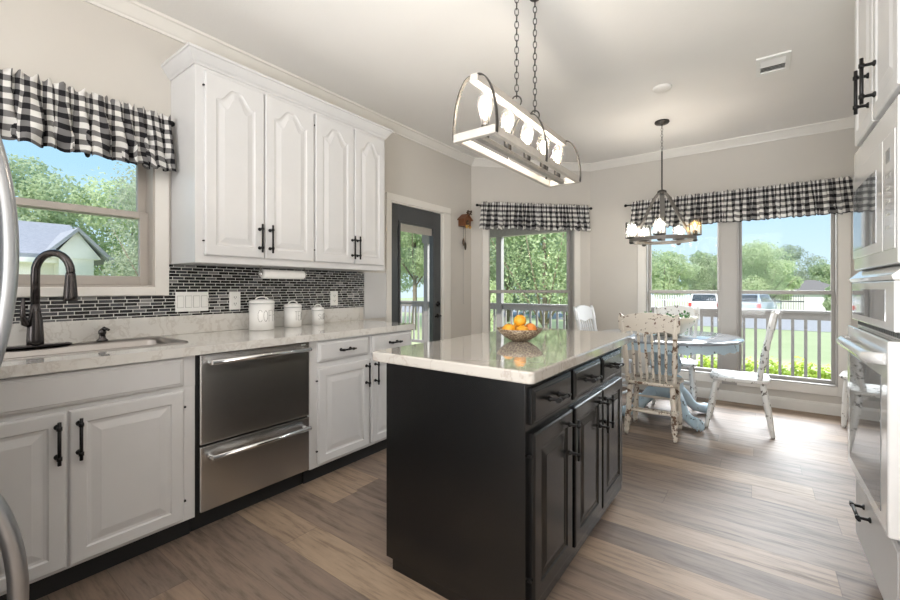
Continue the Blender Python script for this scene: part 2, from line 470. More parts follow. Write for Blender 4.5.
# ------------------------------------------------------------------ mesh builder
class MB:
    def __init__(self, mtx=None):
        self.v, self.f, self.uv, self.smooth = [], [], None, []
        self.m = mtx or Matrix.Identity(4)
    def _add(self, vs, fs, sm=False):
        b = len(self.v)
        self.v += [self.m @ Vector(p) for p in vs]
        self.f += [tuple(i+b for i in q) for q in fs]
        self.smooth += [sm]*len(fs)
        return self
    def box(self, x0, x1, y0, y1, z0, z1, bev=0.0):
        if x0 > x1: x0, x1 = x1, x0
        if y0 > y1: y0, y1 = y1, y0
        if z0 > z1: z0, z1 = z1, z0
        if bev <= 0:
            vs = [(x, y, z) for x in (x0, x1) for y in (y0, y1) for z in (z0, z1)]
            fs = [(0, 1, 3, 2), (4, 6, 7, 5), (0, 4, 5, 1), (2, 3, 7, 6), (0, 2, 6, 4), (1, 5, 7, 3)]
            return self._add(vs, fs)
        bm = bmesh.new()
        bmesh.ops.create_cube(bm, size=1)
        for w in bm.verts:
            w.co = Vector(((x0+x1)/2+w.co.x*(x1-x0), (y0+y1)/2+w.co.y*(y1-y0), (z0+z1)/2+w.co.z*(z1-z0)))
        bmesh.ops.bevel(bm, geom=bm.edges[:], offset=bev, segments=2, affect='EDGES', profile=0.5)
        bm.verts.index_update()
        vs = [w.co.copy() for w in bm.verts]
        fs = [tuple(w.index for w in q.verts) for q in bm.faces]
        bm.free()
        return self._add(vs, fs)
    def prism(self, pts, a, b):
        """pts: list of 3-D points of one closed outline; a: offset vector start; b: offset vector end"""
        n = len(pts)
        a, b = Vector(a), Vector(b)
        vs = [Vector(p)+a for p in pts]+[Vector(p)+b for p in pts]
        fs = [tuple(range(n))[::-1], tuple(range(n, 2*n))]
        for i in range(n):
            j = (i+1) % n
            fs.append((i, j, n+j, n+i))
        return self._add(vs, fs)
    def tube(self, path, r, n=10, closed=False, caps=True, smooth=True):
        path = [Vector(p) for p in path]
        k = len(path)
        rs = r if isinstance(r, (list, tuple)) else [r]*k
        vs, fs = [], []
        prev = None
        for i, p in enumerate(path):
            if closed:
                tg = (path[(i+1) % k]-path[i-1])
            else:
                tg = path[min(i+1, k-1)]-path[max(i-1, 0)]
            tg.normalize()
            if prev is None:
                up = Vector((0, 0, 1)) if abs(tg.z) < 0.9 else Vector((1, 0, 0))
                nx = tg.cross(up).normalized()
            else:
                nx = (prev-tg*prev.dot(tg))
                if nx.length < 1e-6:
                    nx = tg.cross(Vector((0, 0, 1)))
                nx.normalize()
            prev = nx
            ny = tg.cross(nx)
            for j in range(n):
                an = 2*PI*j/n
                vs.append(p+(nx*math.cos(an)+ny*math.sin(an))*rs[i])
        m = k if closed else k-1
        for i in range(m):
            i2 = (i+1) % k
            for j in range(n):
                j2 = (j+1) % n
                fs.append((i*n+j, i*n+j2, i2*n+j2, i2*n+j))
        self._add(vs, fs, smooth)
        if caps and not closed:
            b = len(self.v)-len(vs)
            self.f.append(tuple(b+j for j in range(n))[::-1]); self.smooth.append(False)
            self.f.append(tuple(b+(k-1)*n+j for j in range(n))); self.smooth.append(False)
        return self
    def strap(self, path, wvec, w, t, up=None):
        """flat bar along a path: width w along wvec, thickness t across"""
        path = [Vector(p) for p in path]
        wv = Vector(wvec).normalized()
        vs, fs = [], []
        k = len(path)
        for i, p in enumerate(path):
            tg = (path[min(i+1, k-1)]-path[max(i-1, 0)]).normalized()
            nn = tg.cross(wv).normalized()
            for a, b in ((-1, -1), (1, -1), (1, 1), (-1, 1)):
                vs.append(p+wv*a*w/2+nn*b*t/2)
        for i in range(k-1):
            for j in range(4):
                j2 = (j+1) % 4
                fs.append((i*4+j, i*4+j2, (i+1)*4+j2, (i+1)*4+j))
        fs.append((3, 2, 1, 0))
        fs.append(tuple((k-1)*4+j for j in range(4)))
        return self._add(vs, fs)
    def lathe(self, prof, c=(0, 0, 0), n=20, axis=(0, 0, 1), smooth=True, caps=True):
        """prof: (radius, height) pairs along the axis from c"""
        ax = Vector(axis).normalized()
        e1 = ax.orthogonal().normalized() if abs(ax.z) < 0.999 else Vector((1, 0, 0))
        e2 = ax.cross(e1)
        c = Vector(c)
        vs, fs = [], []
        for r, h in prof:
            for j in range(n):
                a = 2*PI*j/n
                vs.append(c+ax*h+(e1*math.cos(a)+e2*math.sin(a))*max(r, 1e-5))
        for i in range(len(prof)-1):
            for j in range(n):
                j2 = (j+1) % n
                fs.append((i*n+j, i*n+j2, (i+1)*n+j2, (i+1)*n+j))
        self._add(vs, fs, smooth)
        if caps:
            b = len(self.v)-len(vs)
            self.f.append(tuple(b+j for j in range(n))[::-1]); self.smooth.append(False)
            self.f.append(tuple(b+(len(prof)-1)*n+j for j in range(n))); self.smooth.append(False)
        return self
    def turned(self, p0, p1, prof, n=12):
        """turned spindle between two points; prof: (t, radius)"""
        p0, p1 = Vector(p0), Vector(p1)
        L = (p1-p0).length
        return self.lathe([(r, t*L) for t, r in prof], p0, n, (p1-p0))
    def sphere(self, c, r, n=16, sq=(1, 1, 1)):
        c = Vector(c)
        vs, fs = [c+Vector((0, 0, -r*sq[2]))], []
        rings = n//2
        for i in range(1, rings):
            a = -PI/2+PI*i/rings
            for j in range(n):
                b = 2*PI*j/n
                vs.append(c+Vector((r*sq[0]*math.cos(a)*math.cos(b), r*sq[1]*math.cos(a)*math.sin(b), r*sq[2]*math.sin(a))))
        vs.append(c+Vector((0, 0, r*sq[2])))
        T = len(vs)-1
        for j in range(n):
            fs.append((0, 1+(j+1) % n, 1+j))
            fs.append((T, T-n+j, T-n+(j+1) % n))
        for i in range(rings-2):
            for j in range(n):
                j2 = (j+1) % n
                fs.append((1+i*n+j, 1+i*n+j2, 1+(i+1)*n+j2, 1+(i+1)*n+j))
        return self._add(vs, fs, True)
    def loops(self, rings, cap0=True, cap1=True, smooth=False):
        """skin a list of closed point rings with equal counts"""
        n = len(rings[0])
        vs = [p for r in rings for p in r]
        fs = []
        for i in range(len(rings)-1):
            for j in range(n):
                j2 = (j+1) % n
                fs.append((i*n+j, i*n+j2, (i+1)*n+j2, (i+1)*n+j))
        if cap0: fs.append(tuple(range(n))[::-1])
        if cap1: fs.append(tuple((len(rings)-1)*n+j for j in range(n)))
        return self._add(vs, fs, smooth)
    def build(self, name, mat, parent=None, auto=True):
        o_loc = Vector((0, 0, 0))
        if parent is not None:
            q = parent
            while q is not None:
                o_loc += Vector(q.location)
                q = q.parent
        me = bpy.data.meshes.new(name)
        me.from_pydata([p-o_loc for p in self.v], [], self.f)
        me.materials.append(mat)
        bm = bmesh.new()
        bm.from_mesh(me)
        bmesh.ops.recalc_face_normals(bm, faces=bm.faces[:])
        bm.to_mesh(me)
        bm.free()
        for pl, s in zip(me.polygons, self.smooth):
            pl.use_smooth = s
        if self.uv:
            ul = me.uv_layers.new(name='UVMap')
            for lp in me.loops:
                ul.data[lp.index].uv = self.uv[lp.vertex_index]
        o = bpy.data.objects.new(name, me)
        COL.objects.link(o)
        if parent is not None:
            o.parent = parent
        return o

def tag(o, label=None, cat=None, group=None, kind=None):
    if label: o['label'] = label
    if cat: o['category'] = cat
    if group: o['group'] = group
    if kind: o['kind'] = kind
    return o
def thing(name, loc, label, cat, group=None):
    o = bpy.data.objects.new(name, None)
    COL.objects.link(o)
    o.empty_display_size = 0.05
    o.location = loc
    return tag(o, label, cat, group)
def struct(o):
    o['kind'] = 'structure'
    return o
def copy_tree(o, parent=None):
    c = o.copy()
    COL.objects.link(c)
    if parent is not None:
        c.parent = parent
    for ch in [k for k in o.children]:
        copy_tree(ch, c)
    return c
def frame(p0, p1):
    """local x along the wall, y outwards, z up"""
    d = (Vector((p1[0], p1[1], 0))-Vector((p0[0], p0[1], 0)))
    L = d.length
    d.normalize()
    n = Vector((-d.y, d.x, 0))
    m = Matrix(((d.x, n.x, 0, p0[0]), (d.y, n.y, 0, p0[1]), (0, 0, 1, 0), (0, 0, 0, 1)))
    return m, L

# ------------------------------------------------------------------ room shell
XL, XR, YR, YB = -2.82, 1.02, -3.0, 5.35
CEIL = 2.79
A, B = (XL, 4.25), (-1.72, YB)
TH = 0.16
def wall(name, p0, p1, ops, ext=(0.0, 0.07), zt=CEIL):
    m, L = frame(p0, p1)
    b = MB(m)
    x = -ext[0]
    for (a, c, z0, z1) in sorted(ops):
        b.box(x, a, 0, TH, 0, zt)
        if z0 > 0: b.box(a, c, 0, TH, 0, z0)
        b.box(a, c, 0, TH, z1, zt)
        x = c
    b.box(x, L+ext[1], 0, TH, 0, zt)
    return struct(b.build(name, M['wall'])), m
WT = 2.13
y_of = lambda y: y-YR
_, F_L = wall('wall_left', (XL, YR), A, [(y_of(-0.08), y_of(0.918), 1.215, WT), (y_of(2.848), y_of(3.668), 0.0, 2.045)])
_, F_BAY = wall('wall_corner', A, B, [(0.215, 1.335, 0.27, WT)])
bx = lambda x: x-B[0]
_, F_BK = wall('wall_back', B, (XR, YB), [(bx(-1.06), bx(-0.305), 0.27, WT), (bx(-0.17), bx(0.617), 0.27, WT)])
wall('wall_right', (XR, YB), (XR, YR), [], (0, 0.16))
wall('wall_rear', (XR, YR), (XL, YR), [], (0, 0.16))
fl = MB().box(XL-TH, XR+TH, YR-TH, YB+TH, -0.08, 0.0)
struct(fl.build('floor', M['floor']))
ce = MB().box(XL-TH, XR+TH, YR-TH, YB+TH, CEIL, CEIL+0.12)
struct(ce.build('ceiling', M['ceiling']))

# crown moulding and baseboards: profile swept along the room line
def sweep(name, poly, prof, mat, closed=False):
    k = len(poly)
    rings = []
    for i, p in enumerate(poly):
        p = Vector(p)
        def nrm(a, b):
            d = (Vector(b)-Vector(a)).normalized()
            return Vector((d.y, -d.x))            # to the right: into the room
        if i == 0: n = nrm(poly[0], poly[1])
        elif i == k-1: n = nrm(poly[-2], poly[-1])
        else:
            n1, n2 = nrm(poly[i-1], poly[i]), nrm(poly[i], poly[i+1])
            n = (n1+n2)/(1+n1.dot(n2))
        rings.append([(p.x+n.x*a, p.y+n.y*a, z) for a, z in prof])
    return MB().loops(rings).build(name, mat)
cz = CEIL
crown = [(0.0, cz-0.085), (0.012, cz-0.085), (0.016, cz-0.072), (0.022, cz-0.066), (0.050, cz-0.026), (0.056, cz-0.018), (0.068, cz-0.014), (0.070, cz), (0.0, cz)]
struct(sweep('trim_1', [(XL, YR), A, B, (XR, YB), (XR, YR)], crown, M['trim']))
basep = [(0, 0), (0.018, 0), (0.018, 0.085), (0.012, 0.10), (0.006, 0.108), (0, 0.11)]
struct(sweep('baseboard_back', [A, B, (XR, YB)], basep, M['trim']))
struct(sweep('baseboard_left', [(XL, 3.815), (XL, 4.23)], basep, M['trim']))
struct(sweep('baseboard_right', [(XR, YB-0.02), (XR, 2.60)], basep, M['trim']))

# ------------------------------------------------------------------ windows and door
def window(n, m, x0, x1, z0, z1, zr, mat, cas=0.085, sides=(1, 1), cb=1.0, dep=0.10, st=0.042):
    root = bpy.data.objects.new('window_%d' % n, None)
    COL.objects.link(root)
    root.location = m @ Vector(((x0+x1)/2, 0, z0))
    root['kind'] = 'structure'
    c = MB(m)
    t = 0.020
    if sides[0]: c.box(x0-cas, x0, -t, 0, z0-cas*cb, z1+cas, 0.004)
    if sides[1]: c.box(x1, x1+cas, -t, 0, z0-cas*cb, z1+cas, 0.004)
    c.box(x0, x1, -t, 0, z1, z1+cas, 0.004)
    c.box(x0, x1, -t, 0, z0-cas*cb, z0, 0.004)
    c.build('casing', M['trim'], root)
    j = MB(m)
    jt = 0.012
    j.box(x0, x0+jt, -0.012, TH, z0, z1).box(x1-jt, x1, -0.012, TH, z0, z1).box(x0, x1, -0.012, TH, z1-jt, z1).box(x0, x1, -0.014, TH, z0, z0+jt)
    j.build('jamb', mat, root)
    a, b = x0+jt, x1-jt
    for (nm, lo, hi, y0) in (('lower_sash', z0+jt, zr+0.02, dep-0.035), ('upper_sash', zr-0.02, z1-jt, dep)):
        s = MB(m)
        s.box(a, a+st, y0, y0+0.03, lo, hi, 0.003).box(b-st, b, y0, y0+0.03, lo, hi, 0.003)
        s.box(a+st, b-st, y0, y0+0.03, lo, lo+(st*1.2 if nm[0] == 'l' else 0.036), 0.003).box(a+st, b-st, y0, y0+0.03, hi-(0.036 if nm[0] == 'l' else st), hi, 0.003)
        so = s.build(nm, mat, root)
        MB(m).box(a+st-0.004, b-st+0.004, y0+0.013, y0+0.017, lo+0.03, hi-0.03).build('pane', M['pane'], so)
    return root
window(1, F_L, y_of(-0.08), y_of(0.918), 1.215, WT, 1.63, M['sash'], cas=0.070, dep=0.09, cb=0.70)
window(2, F_BAY, 0.215, 1.335, 0.27, WT, 1.165, M['sash_grey'], cas=0.078, st=0.032)
window(3, F_BK, bx(-1.06), bx(-0.305), 0.27, WT, 1.165, M['sash_grey'], cas=0.088, sides=(1, 0), st=0.026)
window(4, F_BK, bx(-0.17), bx(0.617), 0.27, WT, 1.165, M['sash_grey'], cas=0.088, sides=(0, 1), st=0.028)
struct(MB(F_BK).box(bx(-0.305), bx(-0.17), -0.022, 0, 0.182, WT+0.088, 0.004).build('trim_2', M['sash_grey']))

def door():
    m = F_L
    y0, y1, zt = y_of(2.848), y_of(3.668), 2.045
    root = bpy.data.objects.new('door_1', None)
    COL.objects.link(root)
    root.location = m @ Vector(((y0+y1)/2, 0, 0))
    root['kind'] = 'structure'
    c = MB(m)
    c.box(y0-0.062, y0, -0.02, 0, 0, zt, 0.004).box(y1, y1+0.135, -0.02, 0, 0, zt, 0.004).box(y0-0.062, y1+0.135, -0.02, 0, zt, zt+0.07, 0.004)
    c.build('casing', M['trim'], root)
    j = MB(m)
    j.box(y0, y0+0.012, -0.01, TH, 0, zt).box(y1-0.012, y1, -0.01, TH, 0, zt).box(y0, y1, -0.01, TH, zt-0.012, zt)
    j.build('jamb', M['trim'], root)
    a, b = y0+0.014, y1-0.014
    g0, g1, gz0, gz1 = y_of(2.975), y_of(3.530), 0.24, 1.875
    s = MB(m)
    yy0, yy1 = 0.012, 0.057
    s.box(a, g0, yy0, yy1, 0.012, zt-0.014, 0.003).box(g1, b, yy0, yy1, 0.012, zt-0.014, 0.003)
    s.box(g0, g1, yy0, yy1, gz1, zt-0.014).box(g0, g1, yy0, yy1, 0.012, gz0)
    slab = s.build('slab', M['door_dark'], root)
    r = MB(m)
    w = 0.022
    r.box(g0, g0+w, yy0-0.012, yy1, gz0, gz1, 0.003).box(g1-w, g1, yy0-0.012, yy1, gz0, gz1, 0.003).box(g0+w, g1-w, yy0-0.012, yy1, gz1-w, gz1, 0.003).box(g0+w, g1-w, yy0-0.012, yy1, gz0, gz0+w, 0.003)
    r.build('glass_frame', M['door_dark'], slab)
    MB(m).box(g0+w, g1-w, 0.030, 0.036, gz0+w, gz1-w).build('pane', M['pane'], slab)
    bl = MB(m)
    for k in range(7):
        z = gz1-w-0.004-0.011*k
        bl.box(g0+w+0.004, g1-w-0.004, 0.016, 0.028, z-0.008, z)
    bl.build('raised_blind', M['sash'], slab)
    h = MB(m)
    yk = y_of(3.602)
    h.lathe([(0.026, 0), (0.026, 0.006), (0.012, 0.010), (0.010, 0.045)], m.inverted() @ (m @ Vector((yk, 0.012, 0.905))), 16, (0, -1, 0))
    h.tube([(yk, -0.03, 0.905), (yk-0.03, -0.036, 0.905), (yk-0.105, -0.036, 0.902)], 0.008)
    h.build('lever_handle', M['black_metal'], slab)
    d = MB(m)
    d.lathe([(0.030, 0), (0.030, 0.008), (0.020, 0.012), (0.018, 0.016)], (yk, 0.012, 1.035), 16, (0, -1, 0))
    d.box(yk-0.003, yk+0.003, -0.018, 0, 1.022, 1.048)
    d.build('deadbolt', M['black_metal'], slab)
door()
# white board that closes the wall between the tile and the door casing
struct(MB().box(XL, XL+0.015, 2.515, 2.783, 0.935, 1.350).build('trim_3', M['white']))

# ------------------------------------------------------------------ valances and rods
def valance(m, x0, x1, zr, zb, label, seed, gather=1.75, amp=0.035, check=0.029, y_c=-0.075, fq0=12.0):
    rnd = random.Random(seed)
    L = x1-x0
    nx, nz = int(L*220), 18
    zt = zr+0.035
    # random pleat phase
    ph, x = [], 0
    waves = [(fq0+rnd.uniform(-0.8, 0.8), rnd.uniform(0, 6.28), 1.0), (fq0*1.8+rnd.uniform(-2, 2), rnd.uniform(0, 6.28), 0.55), (rnd.uniform(5, 7), rnd.uniform(0, 6.28), 0.45)]
    def w(s):
        return sum(a*math.sin(2*PI*fq*s+p+2.2*math.sin(2*PI*s*1.7+p)+1.2*math.sin(2*PI*s*3.9-p)) for fq, p, a in waves)/1.6
    vs, uvs, fs = [], [], []
    for k in range(nz+1):
        tz = k/nz
        z = zt+(zb-zt)*tz
        for i in range(nx+1):
            s = i/nx*L
            q = w(s)
            g = 0.22+0.78*min(1, max(0, (tz-0.15)/0.6))
            if tz < 0.28: g = 0.30
            q2 = w(s+0.012*math.sin(9*tz+seed+s*30)*tz)
            dy = q2*amp*g
            pin = math.exp(-((z-zr)/0.016)**2)
            ruffle = 0.016*math.sin(2*PI*s*26+seed+2*math.sin(s*17)) * max(0, (z-zr)/0.035)
            yy = y_c-0.014+dy*(1-0.5*pin)+ruffle - 0.012*tz
            xx = x0+s+0.026*w(s+0.021)*g + (s/L-0.5)*0.05*tz
            zz = z+0.012*q*tz+0.005*math.sin(2*PI*s*31+seed+3*math.sin(s*9))*tz + (0.008*math.sin(2*PI*s*23+seed)+0.006*math.sin(2*PI*s*41+seed) if k == 0 else 0)
            vs.append((xx, yy, zz))
            uvs.append((s*gather/(check*2), (zt-z)/(check*2)))
    b = MB(m)
    for k in range(nz):
        for i in range(nx):
            a = k*(nx+1)+i
            fs.append((a, a+1, a+nx+2, a+nx+1))
    b._add(vs, fs, True)
    b.uv = uvs
    o = b.build('valance', M['gingham'])
    sol = o.modifiers.new('thick', 'SOLIDIFY')
    sol.thickness = 0.002
    tag(o, label, 'valance')
    # shift the origin to the cloth
    return o
def rod(m, x0, x1, zr, label, y_c=-0.075, brackets=()):
    c = m @ Vector(((x0+x1)/2, y_c, zr))
    root = thing('curtain_rod', c, label, 'curtain rod')
    MB(m).tube([(x0, y_c, zr), (x1, y_c, zr)], 0.008).build('rod', M['black_metal'], root)
    for x, sg in ((x0, -1), (x1, 1)):
        b = MB(m)
        b.lathe([(0.009, 0), (0.011, 0.004), (0.007, 0.008), (0.012, 0.014), (0.017, 0.024), (0.017, 0.032), (0.010, 0.042), (0.001, 0.045)], (x, y_c, zr), 14, (sg, 0, 0))
        b.build('finial', M['black_metal'], root)
        MB(m).box(x-sg*0.03-0.006, x-sg*0.03+0.006, y_c-0.004, -0.0005, zr-0.008, zr+0.008).build('bracket', M['black_metal'], root)
ya, yb = y_of(-0.10), y_of(0.952)
valance(F_L, ya, yb+0.015, 2.168, 1.885, 'black and white checked valance above the sink window', 3, gather=1.9, amp=0.046, check=0.0275, fq0=14.5)
rod(F_L, ya-0.01, yb, 2.168, 'black curtain rod with ball finial above the sink window, ending at the white upper cabinet')
valance(F_BAY, 0.11, 1.49, 2.215, 1.93, 'black and white checked valance over the single window in the corner beside the cuckoo clock', 5, fq0=14.0)
rod(F_BAY, 0.085, 1.50, 2.215, 'black curtain rod above the single corner window, just right of the cuckoo clock')
valance(F_BK, bx(-1.20), bx(0.70), 2.200, 1.905, 'long black and white checked valance across the double window behind the dining table', 8, fq0=13.0)
rod(F_BK, bx(-1.245), bx(0.735), 2.200, 'long black curtain rod above the double window behind the dining table')

# ------------------------------------------------------------------ cabinet parts
def face_map(axis):
    """(w along the run, h up, d outwards) -> world, for a face plane"""
    kind, pos = axis
    if kind == '+X': return lambda w, h, d: (pos+d, w, h)
    return lambda w, h, d: (pos-d, w, h)
def outline(w0, w1, h0, h1, ins, arch=0.0, n=17):
    """points of the inset outline; arch lifts a cathedral crest out of lowered shoulders"""
    a, b, lo, hi = w0+ins, w1-ins, h0+ins, h1-ins
    pts = [(a, lo), (b, lo), (b, hi-arch)]
    for i in range(1, n):
        t = 1-2*i/n
        x = (a+b)/2+t*(b-a)/2
        q = abs(t)
        k = 0.5*(1+math.cos(PI*min(1, max(0, (q-0.14)/0.72))))
        pts.append((x, hi-arch+arch*k))
    pts.append((a, hi-arch))
    return pts
def panel_mesh(fm, w0, w1, h0, h1, t=0.019, fr=0.055, arch=0.0, flat=False):
    spec = [(0.0, 0.0, 0), (0.0, t-0.005, 0), (0.004, t-0.001, 0), (0.008, t, 0)]
    if not flat:
        spec += [(fr-0.004, t, 1), (fr+0.002, t-0.005, 1), (fr+0.012, t-0.0065, 1), (fr+0.016, t-0.006, 1), (fr+0.040, t-0.001, 1), (fr+0.044, t, 1)]
    rings = []
    for ins, d, ar in spec:
        rings.append([fm(w, h, d) for w, h in outline(w0, w1, h0, h1, ins, arch*ar)])
    return MB().loops(rings)
def slab_front(fm, w0, w1, h0, h1, t=0.019):
    spec = [(0.0, 0.0), (0.0, t-0.008), (0.006, t-0.004), (0.012, t-0.003), (0.016, t), (0.02, t)]
    return MB().loops([[fm(w, h, d) for w, h in outline(w0, w1, h0, h1, i)] for i, d in spec])
def bar_handle(fm, wc, hc, length=0.165, vertical=True, off=0.036, base=0.019, sp=0.115, r=0.006):
    b = MB()
    P = (lambda s, d: fm(wc, hc+s, d)) if vertical else (lambda s, d: fm(wc+s, hc, d))
    b.tube([P(-length/2, base+off), P(length/2, base+off)], r, 10)
    for s in (-sp/2, sp/2):
        b.tube([P(s, base-0.001), P(s, base+0.004), P(s, base+0.008), P(s, base+off)], [0.011, 0.011, 0.006, 0.005], 10)
        b.tube([P(s-0.007, base+off), P(s+0.007, base+off)], r*1.45, 10)
    return b
def hinges(fm, w, hs, door, mat):
    for h in hs:
        b = MB()
        p, q = fm(w-0.005, h-0.004, 0.001), fm(w+0.005, h+0.004, 0.012)
        b.box(p[0], q[0], p[1], q[1], p[2], q[2])
        b.build('hinge', mat, door)
def door_part(fm, root, mat, w0, w1, h0, h1, handle_w, handle_h, arch=0.0, fr=0.055, hinge_w=None, length=0.165, t=0.019, name='door', hs=None):
    d = panel_mesh(fm, w0, w1, h0, h1, arch=arch, fr=fr, t=t).build(name, mat, root)
    bar_handle(fm, handle_w, handle_h, length, base=t).build('handle', M['black_metal'], d)
    if hinge_w is not None:
        hinges(fm, hinge_w, hs or (h0+0.09, h1-0.09), d, M['black_metal'])
    return d
def drawer_part(fm, root, mat, w0, w1, h0, h1, length=0.12, sp=0.076):
    d = slab_front(fm, w0, w1, h0, h1).build('drawer', mat, root)
    bar_handle(fm, (w0+w1)/2, (h0+h1)/2, length, False, sp=sp, base=0.019).build('handle', M['black_metal'], d)
    return d

CF = -2.19
CT = 0.888          # top of base cabinets
def carcass(root, y0, y1, toe=True, x1=CF, mat=None):
    b = MB()
    b.box(XL+0.001, x1, y0, y1, 0.10, CT, 0.002)
    b.build('carcass', mat or M['white'], root)
    if toe:
        MB().box(XL+0.001, x1-0.06, y0, y1, 0.0, 0.10).build('toe_kick', M['dark'], root)
fm = face_map(('+X', CF))
# sink base
r = thing('base_cabinet', (CF-0.3, 0.42, 0), 'white sink base cabinet with two raised panel doors, below the sink', 'cabinet')
b = MB()
b.box(XL+0.001, CF, -0.05, 0.882, 0.10, 0.74, 0.002).box(CF-0.02, CF, -0.05, 0.882, 0.74, CT)
b.box(XL+0.001, CF-0.021, -0.05, -0.03, 0.741, CT).box(XL+0.001, CF-0.021, 0.862, 0.882, 0.741, CT)
b.build('carcass', M['white'], r)
MB().box(XL+0.001, CF-0.06, -0.05, 0.882, 0, 0.10).build('toe_kick', M['dark'], r)
slab_front(fm, 0.02, 0.828, 0.748, 0.880).build('false_front', M['white'], r)
door_part(fm, r, M['white'], 0.02, 0.414, 0.115, 0.725, 0.386, 0.615)
door_part(fm, r, M['white'], 0.422, 0.828, 0.115, 0.725, 0.450, 0.615, hinge_w=0.834, hs=(0.20, 0.645))
# cabinet right of the dishwasher
r = thing('base_cabinet', (CF-0.3, 1.98, 0), 'white base cabinet with two drawers over two doors, right of the dishwasher', 'cabinet')
carcass(r, 1.522, 2.452)
drawer_part(fm, r, M['white'], 1.576, 1.988, 0.750, 0.872)
drawer_part(fm, r, M['white'], 2.022, 2.434, 0.750, 0.872)
door_part(fm, r, M['white'], 1.576, 1.992, 0.118, 0.712, 1.962, 0.615, hinge_w=1.570, hs=(0.20, 0.635))
door_part(fm, r, M['white'], 2.016, 2.434, 0.118, 0.712, 2.046, 0.615)
# upper cabinet
UF = -2.49
r = thing('wall_cabinet', (XL, 1.73, 1.352), 'white four door wall cabinet with arched panels above the counter', 'cabinet')
MB().box(XL+0.001, UF, 1.003, 2.452, 1.352, 2.47, 0.002).build('carcass', M['white'], r)
fu = face_map(('+X', UF))
ds = [(1.049, 1.394), (1.402, 1.756), (1.770, 2.112), (2.120, 2.434)]
hw = [1.362, 1.430, 2.092, 2.142]
for (a, c), h, hg in zip(ds, hw, (1.044, None, 1.764, None)):
    door_part(fu, r, M['white'], a, c, 1.395, 2.425, h, 1.515, arch=0.075, fr=0.062, hinge_w=hg, length=0.175, hs=(1.475, 2.345))
cp = [(0.0, 2.448), (0.007, 2.448), (0.010, 2.456), (0.020, 2.467), (0.036, 2.492), (0.045, 2.506), (0.052, 2.510), (0.052, 2.524), (0.0, 2.524)]
rings = []
for (x, y, nx, ny) in ((XL+0.001, 1.003, 0, -1), (UF, 1.003, 1, -1), (UF, 2.452, 1, 1), (XL+0.001, 2.452, 0, 1)):
    rings.append([(x+nx*a, y+ny*a, z) for a, z in cp])
MB().loops(rings).build('cornice', M['white'], r)
MB().box(XL+0.002, UF-0.01, 1.01, 2.445, 2.515, 2.523).build('top_board', M['white'], r)

# dishwasher
r = thing('dishwasher', (-2.5, 1.204, 0), 'stainless steel two drawer dishwasher under the white counter', 'dishwasher')
MB().box(XL+0.02, CF-0.02, 0.889, 1.518, 0.10, CT-0.004).build('body', M['dark'], r)
MB().box(XL+0.02, CF-0.07, 0.889, 1.518, 0.0, 0.10).build('toe_kick', M['dark'], r)
for z0, z1, hz in ((0.442, 0.884, 0.846), (0.112, 0.432, 0.378)):
    d = MB().box(CF-0.018, CF+0.014, 0.900, 1.512, z0, z1, 0.005).build('drawer', M['steel'], r)
    b = MB()
    xh = CF+0.058
    b.tube([(xh, 0.936, hz), (xh, 1.492, hz)], 0.012, 14)
    for y in (0.950, 1.478):
        b.tube([(CF+0.013, y, hz-0.004), (CF+0.022, y, hz-0.002), (xh, y, hz)], [0.016, 0.010, 0.009], 12)
    b.build('handle', M['chrome'], d)
    if z0 > 0.4:
        MB().box(CF+0.0135, CF+0.0148, 1.455, 1.485, 0.868, 0.874).build('badge', M['tin'], d)

# counter with sink cut-out, splash slab
CTOP = 0.930
sx0, sx1, sy0, sy1 = -2.745, -2.36, 0.07, 0.905
b = MB()
b.box(XL+0.001, -2.158, sy1, 2.455, CT, CTOP).box(XL+0.001, -2.158, -0.05, sy0, CT, CTOP)
b.box(XL+0.001, sx0, sy0, sy1, CT, CTOP).box(sx1, -2.158, sy0, sy1, CT, CTOP)
tag(b.build('countertop', M['quartz']), 'white veined stone countertop along the window wall', 'countertop')
b = MB().box(XL+0.001, XL+0.022, -0.05, 2.455, CTOP, 1.042, 0.003)
tag(b.build('backsplash_slab', M['quartz']), 'low white stone upstand at the back of the sink counter', 'upstand')
b = MB().box(XL+0.001, XL+0.010, -0.05, 2.512, 1.0425, 1.1635).box(XL+0.001, XL+0.010, 0.989, 2.512, 1.1635, 1.3505)
tag(b.build('tile_backsplash', M['tile']), 'black and grey mosaic tile backsplash under the white wall cabinet', 'backsplash')
# sink
r = thing('sink', ((sx0+sx1)/2, 0.49, CTOP), 'stainless steel drop-in sink in the counter under the window', 'sink')
rr = 0.02
b = MB()
def rect(x0, x1, y0, y1, z, rad, n=5):
    pts = []
    for cx, cy, a0 in ((x1-rad, y1-rad, 0), (x0+rad, y1-rad, PI/2), (x0+rad, y0+rad, PI), (x1-rad, y0+rad, 1.5*PI)):
        for i in range(n+1):
            a = a0+PI/2*i/n
            pts.append((cx+rad*math.cos(a), cy+rad*math.sin(a), z))
    return pts
o = 0.018
b.loops([rect(sx0-o, sx1+o, sy0-o, sy1+o, CTOP+0.0005, 0.03), rect(sx0-o+0.003, sx1+o-0.003, sy0-o+0.003, sy1+o-0.003, CTOP+0.006, 0.03),
         rect(sx0+0.002+0.05, sx1-0.006, sy0+0.006, sy1-0.012, CTOP+0.004, 0.045), rect(sx0+0.06, sx1-0.012, sy0+0.012, sy1-0.02, CTOP-0.012, 0.05),
         rect(sx0+0.075, sx1-0.022, sy0+0.02, sy1-0.03, 0.80, 0.06), rect(sx0+0.11, sx1-0.06, sy0+0.06, sy1-0.07, 0.775, 0.05)], cap0=False, cap1=True)
for k in range(len(b.smooth)): b.smooth[k] = True
b.build('basin', M['steel_sink'], r)
